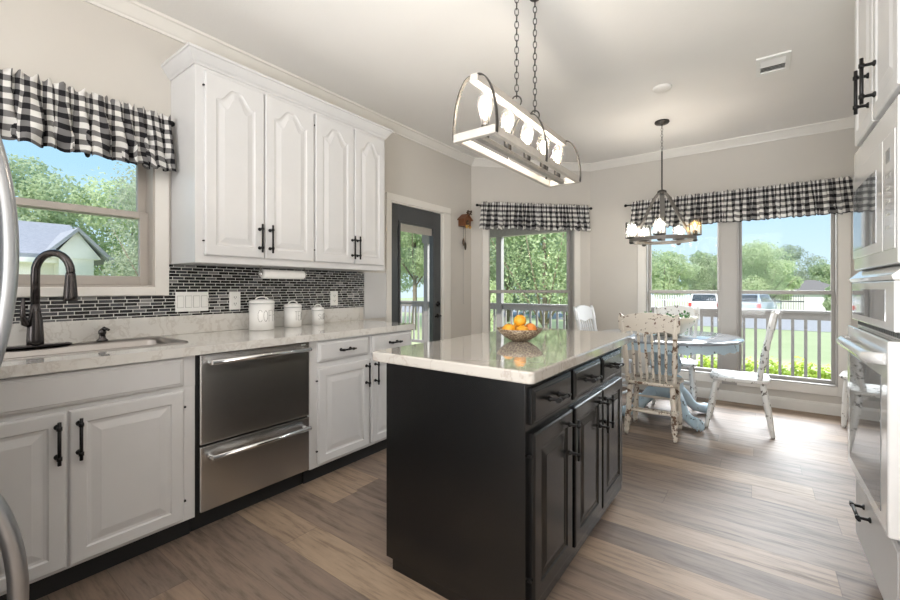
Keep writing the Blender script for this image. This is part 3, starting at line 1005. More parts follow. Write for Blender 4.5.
MB().lathe([(0.042, 0.7765), (0.040, 0.780), (0.030, 0.779), (0.004, 0.779)], (-2.54, 0.49, 0), 20).build('drain', M['chrome'], r)
# faucet
fx, fy, fz = -2.700, 0.405, CTOP+0.0065
r = thing('faucet', (fx, fy, fz), 'dark bronze gooseneck kitchen faucet behind the sink', 'faucet')
b = MB()
pl = []
for z, q in ((fz, 1.0), (fz+0.006, 1.0), (fz+0.010, 0.9)):
    pl.append([(fx+0.028*q*math.cos(a*PI/16), fy+0.130*q*math.sin(a*PI/16), z) for a in range(32)])
b.loops(pl)
b.build('base_plate', M['bronze'], r)
MB().lathe([(0.030, 0.009), (0.031, 0.03), (0.028, 0.09), (0.026, 0.12), (0.020, 0.16), (0.0165, 0.20)], (fx, fy, fz), 20).build('body', M['bronze'], r)
ux, uy = 0.80, 0.60
path = [(fx, fy, fz+0.19), (fx, fy, fz+0.33)]
R_ = 0.082
for i in range(1, 15):
    a = PI-i*(PI*1.05)/14
    path.append((fx+ux*(R_+R_*math.cos(a)), fy+uy*(R_+R_*math.cos(a)), fz+0.345+R_*1.12*math.sin(a)))
MB().tube(path, 0.0165, 16).build('spout', M['bronze'], r)
e = Vector(path[-1])
MB().lathe([(0.0175, 0.012), (0.019, 0), (0.0215, -0.03), (0.026, -0.09), (0.029, -0.110), (0.024, -0.117)], e, 18).build('spray_head', M['bronze'], r)
b = MB()
b.tube([(fx+0.008, fy-0.020, fz+0.105), (fx+0.02, fy-0.038, fz+0.112), (fx+0.03, fy-0.045, fz+0.15), (fx+0.035, fy-0.045, fz+0.23)], [0.016, 0.014, 0.010, 0.006], 12)
b.build('lever', M['bronze'], r)
# soap dispenser
sx, sy, sz = -2.718, 0.655, CTOP+0.0065
r = thing('soap_dispenser', (sx, sy, sz), 'short black soap dispenser pump right of the faucet', 'soap dispenser')
MB().lathe([(0.024, 0), (0.024, 0.006), (0.015, 0.014), (0.013, 0.032), (0.017, 0.040), (0.017, 0.050), (0.012, 0.060)], (sx, sy, sz), 16).build('body', M['bronze'], r)
MB().tube([(sx-0.012, sy-0.006, sz+0.052), (sx+0.01, sy+0.005, sz+0.066), (sx+0.035, sy+0.018, sz+0.058)], [0.007, 0.009, 0.006], 10).build('nozzle', M['bronze'], r)

# switches and outlets
xw = XL+0.0105
def plate(name, y0, y1, z0, z1, label, cat):
    r = thing(name, (xw, (y0+y1)/2, (z0+z1)/2), label, cat)
    MB().box(xw, xw+0.006, y0, y1, z0, z1, 0.002).build('cover_plate', M['plastic'], r)
    return r
r = plate('switch_plate', 1.022, 1.208, 1.066, 1.186, 'white four gang light switch plate on the mosaic tile', 'light switch')
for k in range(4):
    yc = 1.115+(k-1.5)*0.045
    MB().box(xw+0.0058, xw+0.0066, yc-0.0185, yc+0.0185, 1.089, 1.163).build('rocker_gap_shade', M['gap_key_grey'], r)  # grey sheet standing in for the shaded gap round each rocker
    p = MB().box(xw+0.0066, xw+0.010, yc-0.016, yc+0.016, 1.092, 1.160, 0.0015)
    p.build('rocker_switch', M['plastic'], r)
for y0, lab in ((1.338, 'white double outlet on the tile between the switch plate and the largest canister'), (2.148, 'white double outlet on the tile right of the smallest canister')):
    r = plate('wall_outlet', y0, y0+0.074, 1.066, 1.184, lab, 'outlet')
    yc = y0+0.037
    for zc in (1.104, 1.146):
        s = MB().box(xw+0.006, xw+0.0085, yc-0.017, yc+0.017, zc-0.014, zc+0.014, 0.001).build('receptacle', M['plastic'], r)
        MB().box(xw+0.0085, xw+0.009, yc-0.008, yc-0.005, zc-0.003, zc+0.008).box(xw+0.0085, xw+0.009, yc+0.005, yc+0.008, zc-0.003, zc+0.008).box(xw+0.0085, xw+0.009, yc-0.0025, yc+0.0025, zc-0.010, zc-0.006).build('slots', M['socket'], s)

# paper towel holder under the wall cabinet, and its roll
px, pz = -2.60, 1.302
r = thing('paper_towel_holder', (px, 1.60, 1.352), 'chrome paper towel bar under the white wall cabinet', 'paper towel holder')
b = MB()
b.tube([(px, 1.43, pz), (px, 1.775, pz)], 0.006)
for y, s in ((1.44, -1), (1.765, 1)):
    b.lathe([(0.006, -0.006), (0.022, 0), (0.020, 0.006), (0.010, 0.014), (0.001, 0.016)], (px, y, pz), 18, (0, s, 0))
b.build('bar', M['chrome'], r)
for y in (1.437, 1.762):
    MB().box(px-0.008, px+0.008, y, y+0.004, pz, 1.352).build('bracket', M['chrome'], r)
b = MB().lathe([(0.008, 0), (0.030, 0), (0.0305, 0.004), (0.0305, 0.296), (0.030, 0.30), (0.008, 0.30)], (px, 1.452, pz), 26, (0, 1, 0))
tag(b.build('paper_towel_roll', M['paper']), 'white paper towel roll on the chrome bar under the wall cabinet', 'paper towel')

# canisters
GL = {'C': [[(1, .85), (.75, 1), (.3, 1), (0, .7), (0, .3), (.3, 0), (.75, 0), (1, .15)]],
      'O': [[(.5, 0), (.1, .2), (0, .5), (.1, .8), (.5, 1), (.9, .8), (1, .5), (.9, .2), (.5, 0)]],
      'F': [[(0, 0), (0, 1), (1, 1)], [(0, .55), (.75, .55)]],
      'E': [[(1, 0), (0, 0), (0, 1), (1, 1)], [(0, .5), (.75, .5)]],
      'T': [[(0, 1), (1, 1)], [(.5, 1), (.5, 0)]],
      'A': [[(0, 0), (.5, 1), (1, 0)], [(.2, .4), (.8, .4)]],
      'S': [[(1, .85), (.6, 1), (.1, .9), (0, .72), (.25, .55), (.8, .45), (1, .25), (.85, .06), (.4, 0), (0, .15)]],
      'U': [[(0, 1), (0, .2), (.3, 0), (.7, 0), (1, .2), (1, 1)]],
      'G': [[(1, .85), (.7, 1), (.3, 1), (0, .7), (0, .3), (.3, 0), (.75, 0), (1, .2), (1, .5), (.6, .5)]],
      'R': [[(0, 0), (0, 1), (.7, 1), (1, .85), (1, .65), (.7, .5), (0, .5)], [(.5, .5), (1, 0)]]}
def canister(cx, cy, rad, h, word, ang0, lw, lh, zl, label):
    r = thing('canister', (cx, cy, CTOP), label, 'canister', None)
    z0 = CTOP+0.0005
    MB().lathe([(rad-0.006, 0), (rad, 0.004), (rad, h)], (cx, cy, z0), 40).build('body', M['ceramic'], r)
    l = MB().lathe([(rad, h+0.0005), (rad+0.002, h+0.002), (rad+0.002, h+0.010), (rad-0.002, h+0.016), (rad*0.7, h+0.024), (0.003, h+0.028)], (cx, cy, z0), 40).build('lid', M['ceramic'], r)
    MB().lathe([(rad+0.0005, h-0.004), (rad+0.0022, h-0.003), (rad+0.0022, h+0.001), (rad+0.0005, h+0.0015)], (cx, cy, z0), 40, caps=False).build('rim', M['tin'], r)
    hw_ = rad*0.50
    pts = []
    for i in range(13):
        a = PI*i/12
        d = Vector((math.cos(math.radians(58)), math.sin(math.radians(58)), 0))*hw_*math.cos(a)
        pts.append((cx+d.x, cy+d.y, z0+h+0.022+0.020*math.sin(a)))
    MB().tube(pts, 0.0042, 10).build('lid_handle', M['ceramic'], l)
    b = MB()
    ang = math.radians(ang0)
    for chx in word:
        for st in GL[chx]:
            path = []
            dense = []
            for (p, q) in zip(st[:-1], st[1:]):
                for k in range(5):
                    dense.append((p[0]+(q[0]-p[0])*k/5, p[1]+(q[1]-p[1])*k/5))
            dense.append(st[-1])
            for (u, v) in dense:
                a = ang+u*lw/rad
                path.append((cx+(rad+0.0003)*math.cos(a), cy+(rad+0.0003)*math.sin(a), z0+zl+v*lh))
            b.tube(path, 0.0011, 6, smooth=False)
        ang += lw*1.32/rad
    b.build('lettering', M['ink'], r)
canister(-2.675, 1.490, 0.078, 0.178, 'COFFEE', -46, 0.026, 0.074, 0.058, 'largest white lidded canister, lettered COFFEE, below the paper towel')
canister(-2.695, 1.735, 0.060, 0.143, 'TEA', -20, 0.018, 0.062, 0.050, 'middle sized white lidded canister, lettered TEA, between two others')
canister(-2.705, 1.955, 0.046, 0.112, 'SUGAR', -30, 0.015, 0.042, 0.042, 'smallest white lidded canister, right end of the row of three')

# ------------------------------------------------------------------ fridge beside the camera (only its bowed handles reach the frame)
r = thing('refrigerator', (-1.72, -0.24, 0), 'stainless refrigerator with two bowed handles at the left edge of the photo', 'refrigerator')
MB().box(-2.14, -1.30, -0.62, 0.05, 0.03, 1.78, 0.006).build('body', M['fridge_steel'], r)
d1 = MB().box(-2.14, -1.30, 0.055, 0.112, 0.872, 1.775, 0.012).build('upper_door', M['fridge_steel'], r)
d2 = MB().box(-2.14, -1.30, 0.055, 0.112, 0.06, 0.862, 0.012).build('freezer_door', M['fridge_steel'], r)
MB().box(-2.12, -1.32, -0.60, 0.03, 0.0, 0.03).build('base_grille', M['dark'], r)
def bow(z0, z1, depth, xh):
    pts = []
    for i in range(25):
        t = i/24
        q = min(1, math.sin(PI*t)*1.0)**0.62
        pts.append((xh, 0.108+depth*q, z0+(z1-z0)*t))
    return MB().tube(pts, 0.018, 16)
bow(0.985, 1.60, 0.052, -1.36).build('handle', M['fridge_steel'], d1)
bow(0.25, 0.775, 0.068, -1.36).build('handle', M['fridge_steel'], d2)

# ------------------------------------------------------------------ island
IX = -0.636
r = thing('kitchen_island', (-0.96, 1.9, 0), 'black kitchen island with three drawers and three doors', 'island')
MB().box(-1.300, IX, 1.290, 2.545, 0.042, CT, 0.002).build('carcass', M['black_paint'], r)
MB().box(-1.262, IX-0.06, 1.2905, 2.53, 0.0, 0.042).build('base', M['black_paint'], r)
fi = face_map(('+X', IX))
for a, c in ((1.318, 1.688), (1.722, 2.088), (2.122, 2.478)):
    drawer_part(fi, r, M['black_paint'], a, c, 0.735, 0.862, 0.13, 0.085)
for a, c, h, hg in ((1.318, 1.688, 1.655, 1.312), (1.722, 2.094, 2.062, None), (2.112, 2.478, 2.148, 2.484)):
    door_part(fi, r, M['black_paint'], a, c, 0.112, 0.706, h, 0.595, fr=0.060, hinge_w=hg, t=0.022, hs=(0.20, 0.63))
b = MB()
top = [rect(-1.378, -0.598, 1.268, 2.735, z, rad, 5) for z, rad in ((CT, 0.020), (CT+0.003, 0.022))]
b.loops([rect(-1.375, -0.601, 1.271, 2.732, CT, 0.02), rect(-1.378, -0.598, 1.268, 2.735, CT+0.004, 0.022), rect(-1.378, -0.598, 1.268, 2.735, CTOP-0.006, 0.022), rect(-1.375, -0.601, 1.271, 2.732, CTOP-0.001, 0.020), rect(-1.371, -0.605, 1.275, 2.728, CTOP, 0.018)])
tag(b.build('island_countertop', M['quartz_i']), 'cream stone countertop with rounded corners on the black island', 'countertop')

# fruit bowl
bx0, by0, bz0 = -1.010, 1.985, CTOP+0.0005
r = thing('fruit_bowl', (bx0, by0, bz0), 'shallow brown and cream patterned bowl of fruit on the island', 'bowl')
prof = [(0.040, 0.0), (0.044, 0.003), (0.060, 0.010), (0.085, 0.026), (0.106, 0.045), (0.122, 0.066), (0.119, 0.067), (0.103, 0.048), (0.082, 0.031), (0.055, 0.016), (0.004, 0.010)]
MB().lathe(prof, (bx0, by0, bz0), 40).build('shell', M['lace'], r)
fr_ = [(-0.056, -0.030, 0.058, 0.036, 'orange', 'orange', 'orange at the left of the fruit bowl'),
       (0.014, -0.040, 0.052, 0.036, 'orange', 'orange', 'orange at the front centre of the fruit bowl'),
       (0.056, 0.036, 0.058, 0.035, 'peach', 'orange', 'reddish orange at the right of the fruit bowl'),
       (-0.010, 0.042, 0.056, 0.036, 'orange', 'orange', 'orange at the back of the fruit bowl, under the topmost one'),
       (0.002, 0.004, 0.106, 0.034, 'orange', 'orange', 'topmost orange resting on the others in the fruit bowl')]
for dx, dy, dz, rad, mt, cat, lab in fr_:
    # offsets are given across and away from the photo's viewing direction of the bowl
    ca, sa = math.cos(math.radians(27)), math.sin(math.radians(27))
    p = (bx0+dx*ca-dy*sa, by0+dx*sa+dy*ca, bz0+dz)
    t = thing('orange', p, lab, cat, 'oranges in the fruit bowl')
    MB().sphere(p, rad, 20, (1, 1, 0.96)).build('peel', M[mt], t)
    MB().lathe([(0.004, rad*0.955-0.001), (0.0045, rad*0.955+0.001), (0.002, rad*0.955+0.002)], p, 8).build('stem', M['stem'], t)

# ------------------------------------------------------------------ tall oven cabinet on the right
OX = 0.370
oy0, oy1 = 1.84, 2.56
fo = face_map(('-X', OX))
r = thing('oven_cabinet', (0.68, 2.2, 0), 'tall white oven cabinet at the right edge, two upper doors and one bottom drawer', 'cabinet')
b = MB()
x1 = XR-0.001
b.box(OX, x1, oy0, oy0+0.02, 0.10, 2.60).box(OX, x1, oy1-0.02, oy1, 0.10, 2.60)
b.box(OX, x1, oy0+0.02, oy1-0.02, 2.58, 2.60).box(OX, x1, oy0+0.02, oy1-0.02, 1.808, 1.828)
b.box(OX, x1, oy0+0.02, oy1-0.02, 0.405, 0.425).box(OX, x1, oy0+0.02, oy1-0.02, 0.10, 0.12)
b.box(x1-0.02, x1, oy0+0.02, oy1-0.02, 0.12, 2.58)
b.build('carcass', M['white'], r)
MB().box(OX+0.06, x1, oy0, oy1, 0, 0.10).build('toe_kick', M['white'], r)
door_part(fo, r, M['white'], 2.204, 2.552, 1.838, 2.590, 2.262, 1.978, length=0.17, t=0.022)
door_part(fo, r, M['white'], 1.848, 2.196, 1.838, 2.590, 2.150, 1.978, length=0.17, t=0.022)
d = slab_front(fo, 1.848, 2.552, 0.118, 0.402).build('drawer', M['white'], r)
bar_handle(fo, 2.30, 0.318, 0.17, False, sp=0.12).build('handle', M['black_metal'], d)
a, c = oy0+0.022, oy1-0.022
mx = OX-0.022
# microwave
r = thing('microwave', (0.55, 2.2, 1.287), 'white built-in microwave above the oven in the tall cabinet', 'microwave')
MB().box(mx+0.02, 0.80, a, c, 1.287, 1.806).build('body', M['enamel'], r)
b = MB().box(mx, mx+0.02, oy0+0.004, oy1-0.004, 1.287, 1.806, 0.005)
b.build('trim_frame', M['enamel'], r)
b = MB().box(mx-0.005, mx-0.0005, 2.015, 2.548, 1.335, 1.710, 0.002)
dd = b.build('door', M['enamel'], r)
MB().box(mx-0.0065, mx-0.0052, 2.105, 2.525, 1.372, 1.632).build('window', M['oven_glass'], dd)
p = MB().box(mx-0.004, mx-0.0005, 1.862, 2.010, 1.335, 1.710, 0.002).build('control_panel', M['enamel'], r)
MB().box(mx-0.0052, mx-0.0042, 1.915, 1.965, 1.620, 1.662).build('display', M['oven_glass'], p)
for zz in range(5):
    MB().box(mx-0.0046, mx-0.0040, 1.915, 1.965, 1.404+0.042*zz, 1.412+0.042*zz).build('key_row', M['gap_key_grey'], p)
# oven
r = thing('wall_oven', (0.55, 2.2, 0.43), 'white built-in wall oven with a curved white handle in the tall cabinet', 'oven')
MB().box(mx+0.02, 0.92, a, c, 0.427, 1.283).build('body', M['enamel'], r)
v_ = MB().prism([(mx-0.010, 0, 1.236), (mx-0.014, 0, 1.250), (mx+0.02, 0, 1.283), (mx+0.02, 0, 1.236)], (0, oy0+0.002, 0), (0, oy1+0.012, 0))
v_.build('vent_hood', M['enamel'], r)
p = MB().box(mx-0.008, mx+0.02, oy0+0.004, oy1-0.004, 1.072, 1.234, 0.004).build('control_panel', M['enamel'], r)
MB().box(mx-0.0095, mx-0.0082, 1.955, 2.530, 1.100, 1.205).build('display_glass', M['oven_glass'], p)
b = MB()
for k in range(28):
    y = 1.87+k*0.024
    b.box(mx+0.008, mx+0.0195, y, y+0.014, 1.052, 1.066)
b.build('vent_slots', M['socket'], r)
MB().box(mx+0.012, mx+0.02, oy0+0.004, oy1-0.004, 1.046, 1.072).build('vent_strip', M['enamel'], r)
dd = MB().box(mx-0.022, mx+0.018, oy0+0.004, oy1-0.004, 0.432, 1.044, 0.006).build('door', M['enamel'], r)
MB().box(mx-0.0240, mx-0.0222, 1.93, 2.475, 0.480, 0.925).build('window', M['oven_glass'], dd)
hp = []
for i in range(21):
    t = i/20
    y = 1.872+(2.535-1.872)*t
    q = min(1, math.sin(PI*t)/0.32)**0.7
    hp.append((mx-0.016-0.036*q, y, 0.985-0.004*q))
MB().tube(hp, 0.019, 16).build('handle', M['enamel'], dd)

# ------------------------------------------------------------------ island pendant
px, py0, py1, pz0, pzt = -0.970, 1.479, 2.502, 1.850, 2.125
r = thing('island_pendant', (px, 1.98, pzt), 'long pale frame pendant with five bulbs hung on two chains over the island', 'pendant light')
hwd = 0.106
b = MB()
b.box(px-hwd, px-hwd+0.024, py0, py1, pz0, pz0+0.036, 0.002).box(px+hwd-0.024, px+hwd, py0, py1, pz0, pz0+0.036, 0.002)
b.box(px-hwd+0.024, px+hwd-0.024, py0, py0+0.024, pz0, pz0+0.036, 0.002).box(px-hwd+0.024, px+hwd-0.024, py1-0.024, py1, pz0, pz0+0.036, 0.002)
b.build('bottom_frame', M['whitewood'], r)
MB().box(px-0.020, px+0.020, py0+0.002, py1-0.002, pzt-0.034, pzt, 0.002).build('top_bar', M['whitewood'], r)
MB().box(px-0.014, px+0.014, py0+0.024, py1-0.024, pz0+0.004, pz0+0.026, 0.002).build('socket_bar', M['greywood'], r)
for y in (py0+0.010, (py0+py1)/2, py1-0.010):
    for s in (-1, 1):
        pts = []
        for i in range(15):
            a = (PI/2)*i/14
            pts.append((px+s*(0.016+(hwd-0.012)*math.cos(a)), y, pz0+0.030+(pzt-pz0-0.036)*math.sin(a)))
        pts = [(px+s*(hwd+0.002), y, pz0+0.004)]+pts
        MB().strap(pts, (0, 1, 0), 0.016, 0.005).build('arch_strap', M['iron'], r)
def edison(r, x, y, z, sock_h=0.055, s=1.0, fil='filament', power=9.5, rad=0.031):
    so = MB().lathe([(0.016, 0), (0.019, 0.003), (0.019, sock_h), (0.014, sock_h+0.004)], (x, y, z), 16).build('socket', M['iron'], r)
    prof = [(0.013, 0), (0.014, 0.012), (0.020, 0.032), (0.028, 0.055), (rad, 0.075), (0.029, 0.092), (0.020, 0.108), (0.008, 0.116), (0.001, 0.118)]
    bu = MB().lathe([(q*s, h*s) for q, h in prof], (x, y, z+sock_h+0.004), 20, caps=False).build('bulb', M['bulb'], r)
    b = MB()
    for k in range(5):
        a = 2*PI*k/5
        dx, dy = 0.008*s*math.cos(a), 0.008*s*math.sin(a)
        b.tube([(x+dx*0.4, y+dy*0.4, z+sock_h+0.026*s), (x+dx, y+dy, z+sock_h+0.055*s), (x+dx*0.6, y+dy*0.6, z+sock_h+0.088*s)], 0.0030*s, 6)
    b.build('filament', M[fil], bu)
    l = bpy.data.lights.new('bulb_light', 'POINT')
    l.energy = power
    l.color = (1.0, 0.95, 0.88) if fil == 'filament' else (1.0, 0.60, 0.18)
    l.shadow_soft_size = 0.012
    lo = bpy.data.objects.new('bulb_light', l)
    COL.objects.link(lo)
    q = r
    lo.parent = bu
    lo.location = Vector((x, y, z+sock_h+0.06*s))-Vector(r.location)
for y in (1.575, 1.780, 1.990, 2.195, 2.400):
    edison(r, px, y, pz0+0.026, s=1.2)
def chain(x, y, z0, z1, parent, ll=0.036, wd=0.009, rr=0.0022, name='chain'):
    b = MB()
    n = max(1, int(round((z1-z0)/(ll*0.80))))
    pitch = (z1-z0)/n
    for i in range(n):
        c = z0+pitch*(i+0.5)
        pts = []
        for k in range(16):
            a = 2*PI*k/16
            q, h = wd*math.cos(a), (ll/2-rr)*math.sin(a)
            h = max(-ll/2+rr, min(ll/2-rr, h*1.15))
            pts.append((x+(q if i % 2 else 0)*0.8+(0 if i % 2 else q*0.6), y+(q*0.6 if i % 2 else -q*0.8), c+h))
        b.tube(pts, rr, 6, closed=True)
    return b.build(name, M['iron'], parent)
for y in (1.874, 2.087):
    b = MB()
    pts = [(px+0.02*math.cos(a), y+0.012*math.cos(a), pzt+0.022+0.027*math.sin(a)) for a in [2*PI*k/18 for k in range(18)]]
    b.tube(pts, 0.0035, 8, closed=True)
    b.build('hang_ring', M['iron'], r)
    chain(px, y, pzt+0.040, CEIL-0.02, r, ll=0.040, wd=0.0095)
for y in (1.874, 2.087):
    MB().lathe([(0.028, -0.0005), (0.028, -0.008), (0.008, -0.014), (0.006, -0.026)], (px, y, CEIL), 18).build('ceiling_hook', M['iron'], r)

# ------------------------------------------------------------------ dining chandelier
TX, TY = -0.70, 4.40
cx, cy = -0.725, 4.36
r = thing('chandelier', (cx, cy, CEIL), 'round grey wood chandelier with glass cups hung over the dining table', 'chandelier')
MB().lathe([(0.062, -0.0005), (0.064, -0.012), (0.056, -0.022), (0.012, -0.028), (0.008, -0.040)], (cx, cy, CEIL), 24).build('canopy', M['iron'], r)
chain(cx, cy, 2.50, CEIL-0.036, r, ll=0.034, wd=0.0085, rr=0.002)
MB().tube([(cx, cy, 2.12), (cx, cy, 2.505)], 0.0065, 10).build('rod', M['iron'], r)
MB().lathe([(0.030, 0), (0.040, 0.006), (0.040, 0.032), (0.030, 0.040), (0.010, 0.048)], (cx, cy, 2.095), 20).build('hub', M['iron'], r)
RR, RZ = 0.275, 1.665
b = MB()
ring = lambda rad, z: [(cx+rad*math.cos(2*PI*k/48), cy+rad*math.sin(2*PI*k/48), z) for k in range(48)]
rings = [ring(RR-0.011, RZ-0.016), ring(RR+0.011, RZ-0.016), ring(RR+0.011, RZ+0.016), ring(RR-0.011, RZ+0.016), ring(RR-0.011, RZ-0.016)]
b.loops(rings, False, False)
b.build('hoop', M['arm'], r)
va = math.degrees(math.atan2(-cy, -cx))
for da in (-62, 58, 178):
    a = math.radians(va+da)
    ux, uy = math.cos(a), math.sin(a)
    pts = [(cx+ux*q, cy+uy*q, z) for q, z in ((0.026, 2.115), (0.070, 2.06), (0.125, 1.95), (0.185, 1.83), (0.235, 1.74), (0.262, 1.685))]
    MB().strap(pts, (-uy, ux, 0), 0.042, 0.014).build('arm', M['arm'], r)
for i, da in enumerate((-72, -4, 76, 148, 216)):
    a = math.radians(va+da)
    x, y = cx+RR*math.cos(a), cy+RR*math.sin(a)
    MB().lathe([(0.010, -0.034), (0.020, -0.026), (0.020, -0.017)], (x, y, RZ), 14).build('finial', M['iron'], r)
    MB().lathe([(0.012, 0.0165), (0.052, 0.022), (0.053, 0.028), (0.012, 0.026)], (x, y, RZ), 24).build('cup_dish', M['iron'], r)
    MB().lathe([(0.052, 0.028), (0.052, 0.172), (0.050, 0.172), (0.050, 0.030)], (x, y, RZ), 28, caps=False).build('glass_shade', M['shade'], r)
    edison(r, x, y, RZ+0.026, 0.036, 0.86, 'filament_amber' if da == 76 else 'filament', 10.5 if da != 76 else 3.0)

# ceiling vent and round cover
r = thing('ceiling_vent', (0.092, 3.70, CEIL), 'white louvred air vent on the ceiling', 'vent')
vx0, vx1, vy0, vy1 = -0.005, 0.185, 3.555, 3.845
z = CEIL-0.0005
b = MB()
b.box(vx0, vx1, vy0, vy0+0.045, z-0.012, z, 0.002).box(vx0, vx1, vy1-0.045, vy1, z-0.012, z, 0.002)
b.box(vx0, vx0+0.025, vy0+0.045, vy1-0.045, z-0.012, z, 0.002).box(vx1-0.025, vx1, vy0+0.045, vy1-0.045, z-0.012, z, 0.002)
b.box(vx0+0.025, vx1-0.025, 3.695, 3.705, z-0.012, z)
b.build('frame', M['plastic'], r)
b = MB()
for k in range(9):
    y = vy0+0.052+k*0.0215
    sg = 1 if y > 3.7 else -1
    b.prism([(0, y, z-0.010), (0, y+0.002, z-0.010), (0, y+0.002+sg*0.012, z-0.001), (0, y+sg*0.012, z-0.001)], (vx0+0.025, 0, 0), (vx1-0.025, 0, 0))
b.build('louvres', M['plastic'], r)
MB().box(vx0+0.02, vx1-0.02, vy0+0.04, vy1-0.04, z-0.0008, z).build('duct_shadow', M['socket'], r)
b = MB().lathe([(0.068, 0), (0.068, -0.010), (0.060, -0.018), (0.002, -0.020)], (-0.60, 3.62, CEIL-0.0005), 28)
tag(b.build('smoke_detector', M['ceiling']), 'faint round white cover on the ceiling near the chandelier canopy', 'smoke detector')

# ------------------------------------------------------------------ cuckoo clock
ky, kz = 4.045, 1.965
kx = XL+0.001
r = thing('cuckoo_clock', (kx, ky, kz), 'small brown wooden cuckoo clock with hanging weights beside the door', 'clock')
hw2, dp = 0.070, 0.085
MB().box(kx, kx+dp, ky-hw2, ky+hw2, kz-0.03, kz+0.058, 0.002).build('case', M['clock_wood'], r)
for s in (-1, 1):
    MB().prism([(0, ky, kz+0.118), (0, ky+s*(hw2+0.022), kz+0.050), (0, ky+s*(hw2+0.022), kz+0.040), (0, ky, kz+0.106)], (kx, 0, 0), (kx+dp+0.016, 0, 0)).build('roof_slope', M['clock_wood'], r)
MB().prism([(0, ky-hw2+0.002, kz+0.057), (0, ky+hw2-0.002, kz+0.057), (0, ky, kz+0.106)], (kx, 0, 0), (kx+dp-0.002, 0, 0)).build('gable', M['clock_wood'], r)
f = MB().lathe([(0.034, 0), (0.034, 0.004), (0.028, 0.006), (0.002, 0.006)], (kx+dp, ky, kz+0.010), 24, (1, 0, 0)).build('dial', M['clock_dark'], r)
MB().tube([(kx+dp+0.008, ky, kz+0.010), (kx+dp+0.008, ky+0.010, kz+0.026)], 0.0014, 6).tube([(kx+dp+0.008, ky, kz+0.010), (kx+dp+0.008, ky-0.020, kz+0.012)], 0.0012, 6).build('hands', M['clock_gold'], f)
b = MB()
rnd = random.Random(11)
def leafy(b, c, n, spread, size):
    for _ in range(n):
        p = Vector(c)+Vector((rnd.uniform(0, 0.014), rnd.uniform(-spread[0], spread[0]), rnd.uniform(-spread[1], spread[1])))
        a = rnd.uniform(0, 2*PI)
        l, w = size*rnd.uniform(0.8, 1.3), size*0.4
        u, v = Vector((0, math.cos(a), math.sin(a))), Vector((0, -math.sin(a), math.cos(a)))
        x = Vector((0.005, 0, 0))
        o = [p-u*l/2, p-u*l*0.1+v*w, p+u*l/2, p-u*l*0.1-v*w]
        b.prism(o, (0, 0, 0), x)
leafy(b, (kx+dp+0.004, ky+0.02, kz+0.125), 16, (0.045, 0.026), 0.032)
b.build('carved_crest', M['clock_dark'], r)
b = MB()
leafy(b, (kx+dp+0.002, ky, kz-0.038), 14, (0.05, 0.016), 0.028)
b.build('carved_base', M['clock_gold'], r)
for dy, zb in ((-0.022, 1.80), (0.018, 1.755)):
    MB().tube([(kx+0.04, ky+dy, kz-0.03), (kx+0.04, ky+dy, zb)], 0.0016, 6).build('chain', M['clock_dark'], r)
    MB().lathe([(0.002, 0.0), (0.009, -0.012), (0.013, -0.035), (0.013, -0.065), (0.008, -0.088), (0.001, -0.098)], (kx+0.04, ky+dy, zb), 12).build('pine_cone_weight', M['clock_dark'], r)
MB().tube([(kx+0.02, ky+0.004, kz-0.03), (kx+0.02, ky+0.004, 1.02)], 0.0015, 6).build('pull_chain', M['tin'], r)

# ------------------------------------------------------------------ dining table
r = thing('dining_table', (TX, TY, 0), 'round pale blue pedestal dining table with scalloped apron and claw feet', 'table')
RT = 0.615
MB().lathe([(RT-0.02, 0.738), (RT-0.004, 0.742), (RT, 0.752), (RT-0.004, 0.762), (RT-0.012, 0.766), (0.002, 0.766)], (TX, TY, 0), 72).build('tabletop', M['table_top'], r)
N = 144
ra, rb = [], []
def sc(k): return 0.655+0.018*abs(math.sin(k*PI*22/N))
o1 = [(TX+0.575*math.cos(2*PI*k/N), TY+0.575*math.sin(2*PI*k/N), 0.738) for k in range(N)]
o2 = [(TX+0.575*math.cos(2*PI*k/N), TY+0.575*math.sin(2*PI*k/N), sc(k)) for k in range(N)]
o3 = [(TX+0.553*math.cos(2*PI*k/N), TY+0.553*math.sin(2*PI*k/N), sc(k)) for k in range(N)]
o4 = [(TX+0.553*math.cos(2*PI*k/N), TY+0.553*math.sin(2*PI*k/N), 0.738) for k in range(N)]
MB().loops([o1, o2, o3, o4], False, False).build('apron', M['chip_blue'], r)
MB().lathe([(0.20, 0.738), (0.20, 0.70), (0.10, 0.67), (0.085, 0.63), (0.115, 0.58), (0.135, 0.50), (0.125, 0.43), (0.09, 0.40), (0.135, 0.375), (0.14, 0.34), (0.15, 0.30), (0.145, 0.22), (0.11, 0.19), (0.05, 0.17)], (TX, TY, 0), 28).build('pedestal', M['chip_blue'], r)
for k in range(4):
    a = math.radians(-47+90*k)
    ux, uy = math.cos(a), math.sin(a)
    P = lambda q, z: (TX+ux*q, TY+uy*q, z)
    lg = MB()
    lg.tube([P(0.08, 0.235), P(0.15, 0.225), P(0.205, 0.175), P(0.25, 0.115), P(0.30, 0.075), P(0.36, 0.058), P(0.405, 0.056)], [0.060, 0.056, 0.048, 0.042, 0.040, 0.043, 0.049], 14)
    L = lg.build('leg', M['chip_blue'], r)
    cl = MB()
    cl.sphere(P(0.415, 0.052), 0.050, 14, (1, 1, 0.96))
    for t in (-0.5, 0, 0.5):
        w = Vector((ux*math.cos(t)-uy*math.sin(t), ux*math.sin(t)+uy*math.cos(t), 0))
        c = Vector(P(0.415, 0.05))
        cl.tube([c+w*0.02+Vector((0, 0, 0.042)), c+w*0.048+Vector((0, 0, 0.02)), c+w*0.055+Vector((0, 0, -0.018)), c+w*0.05+Vector((0, 0, -0.046))], [0.014, 0.015, 0.013, 0.005], 8)
    cl.build('claw_foot', M['chip_blue'], L)
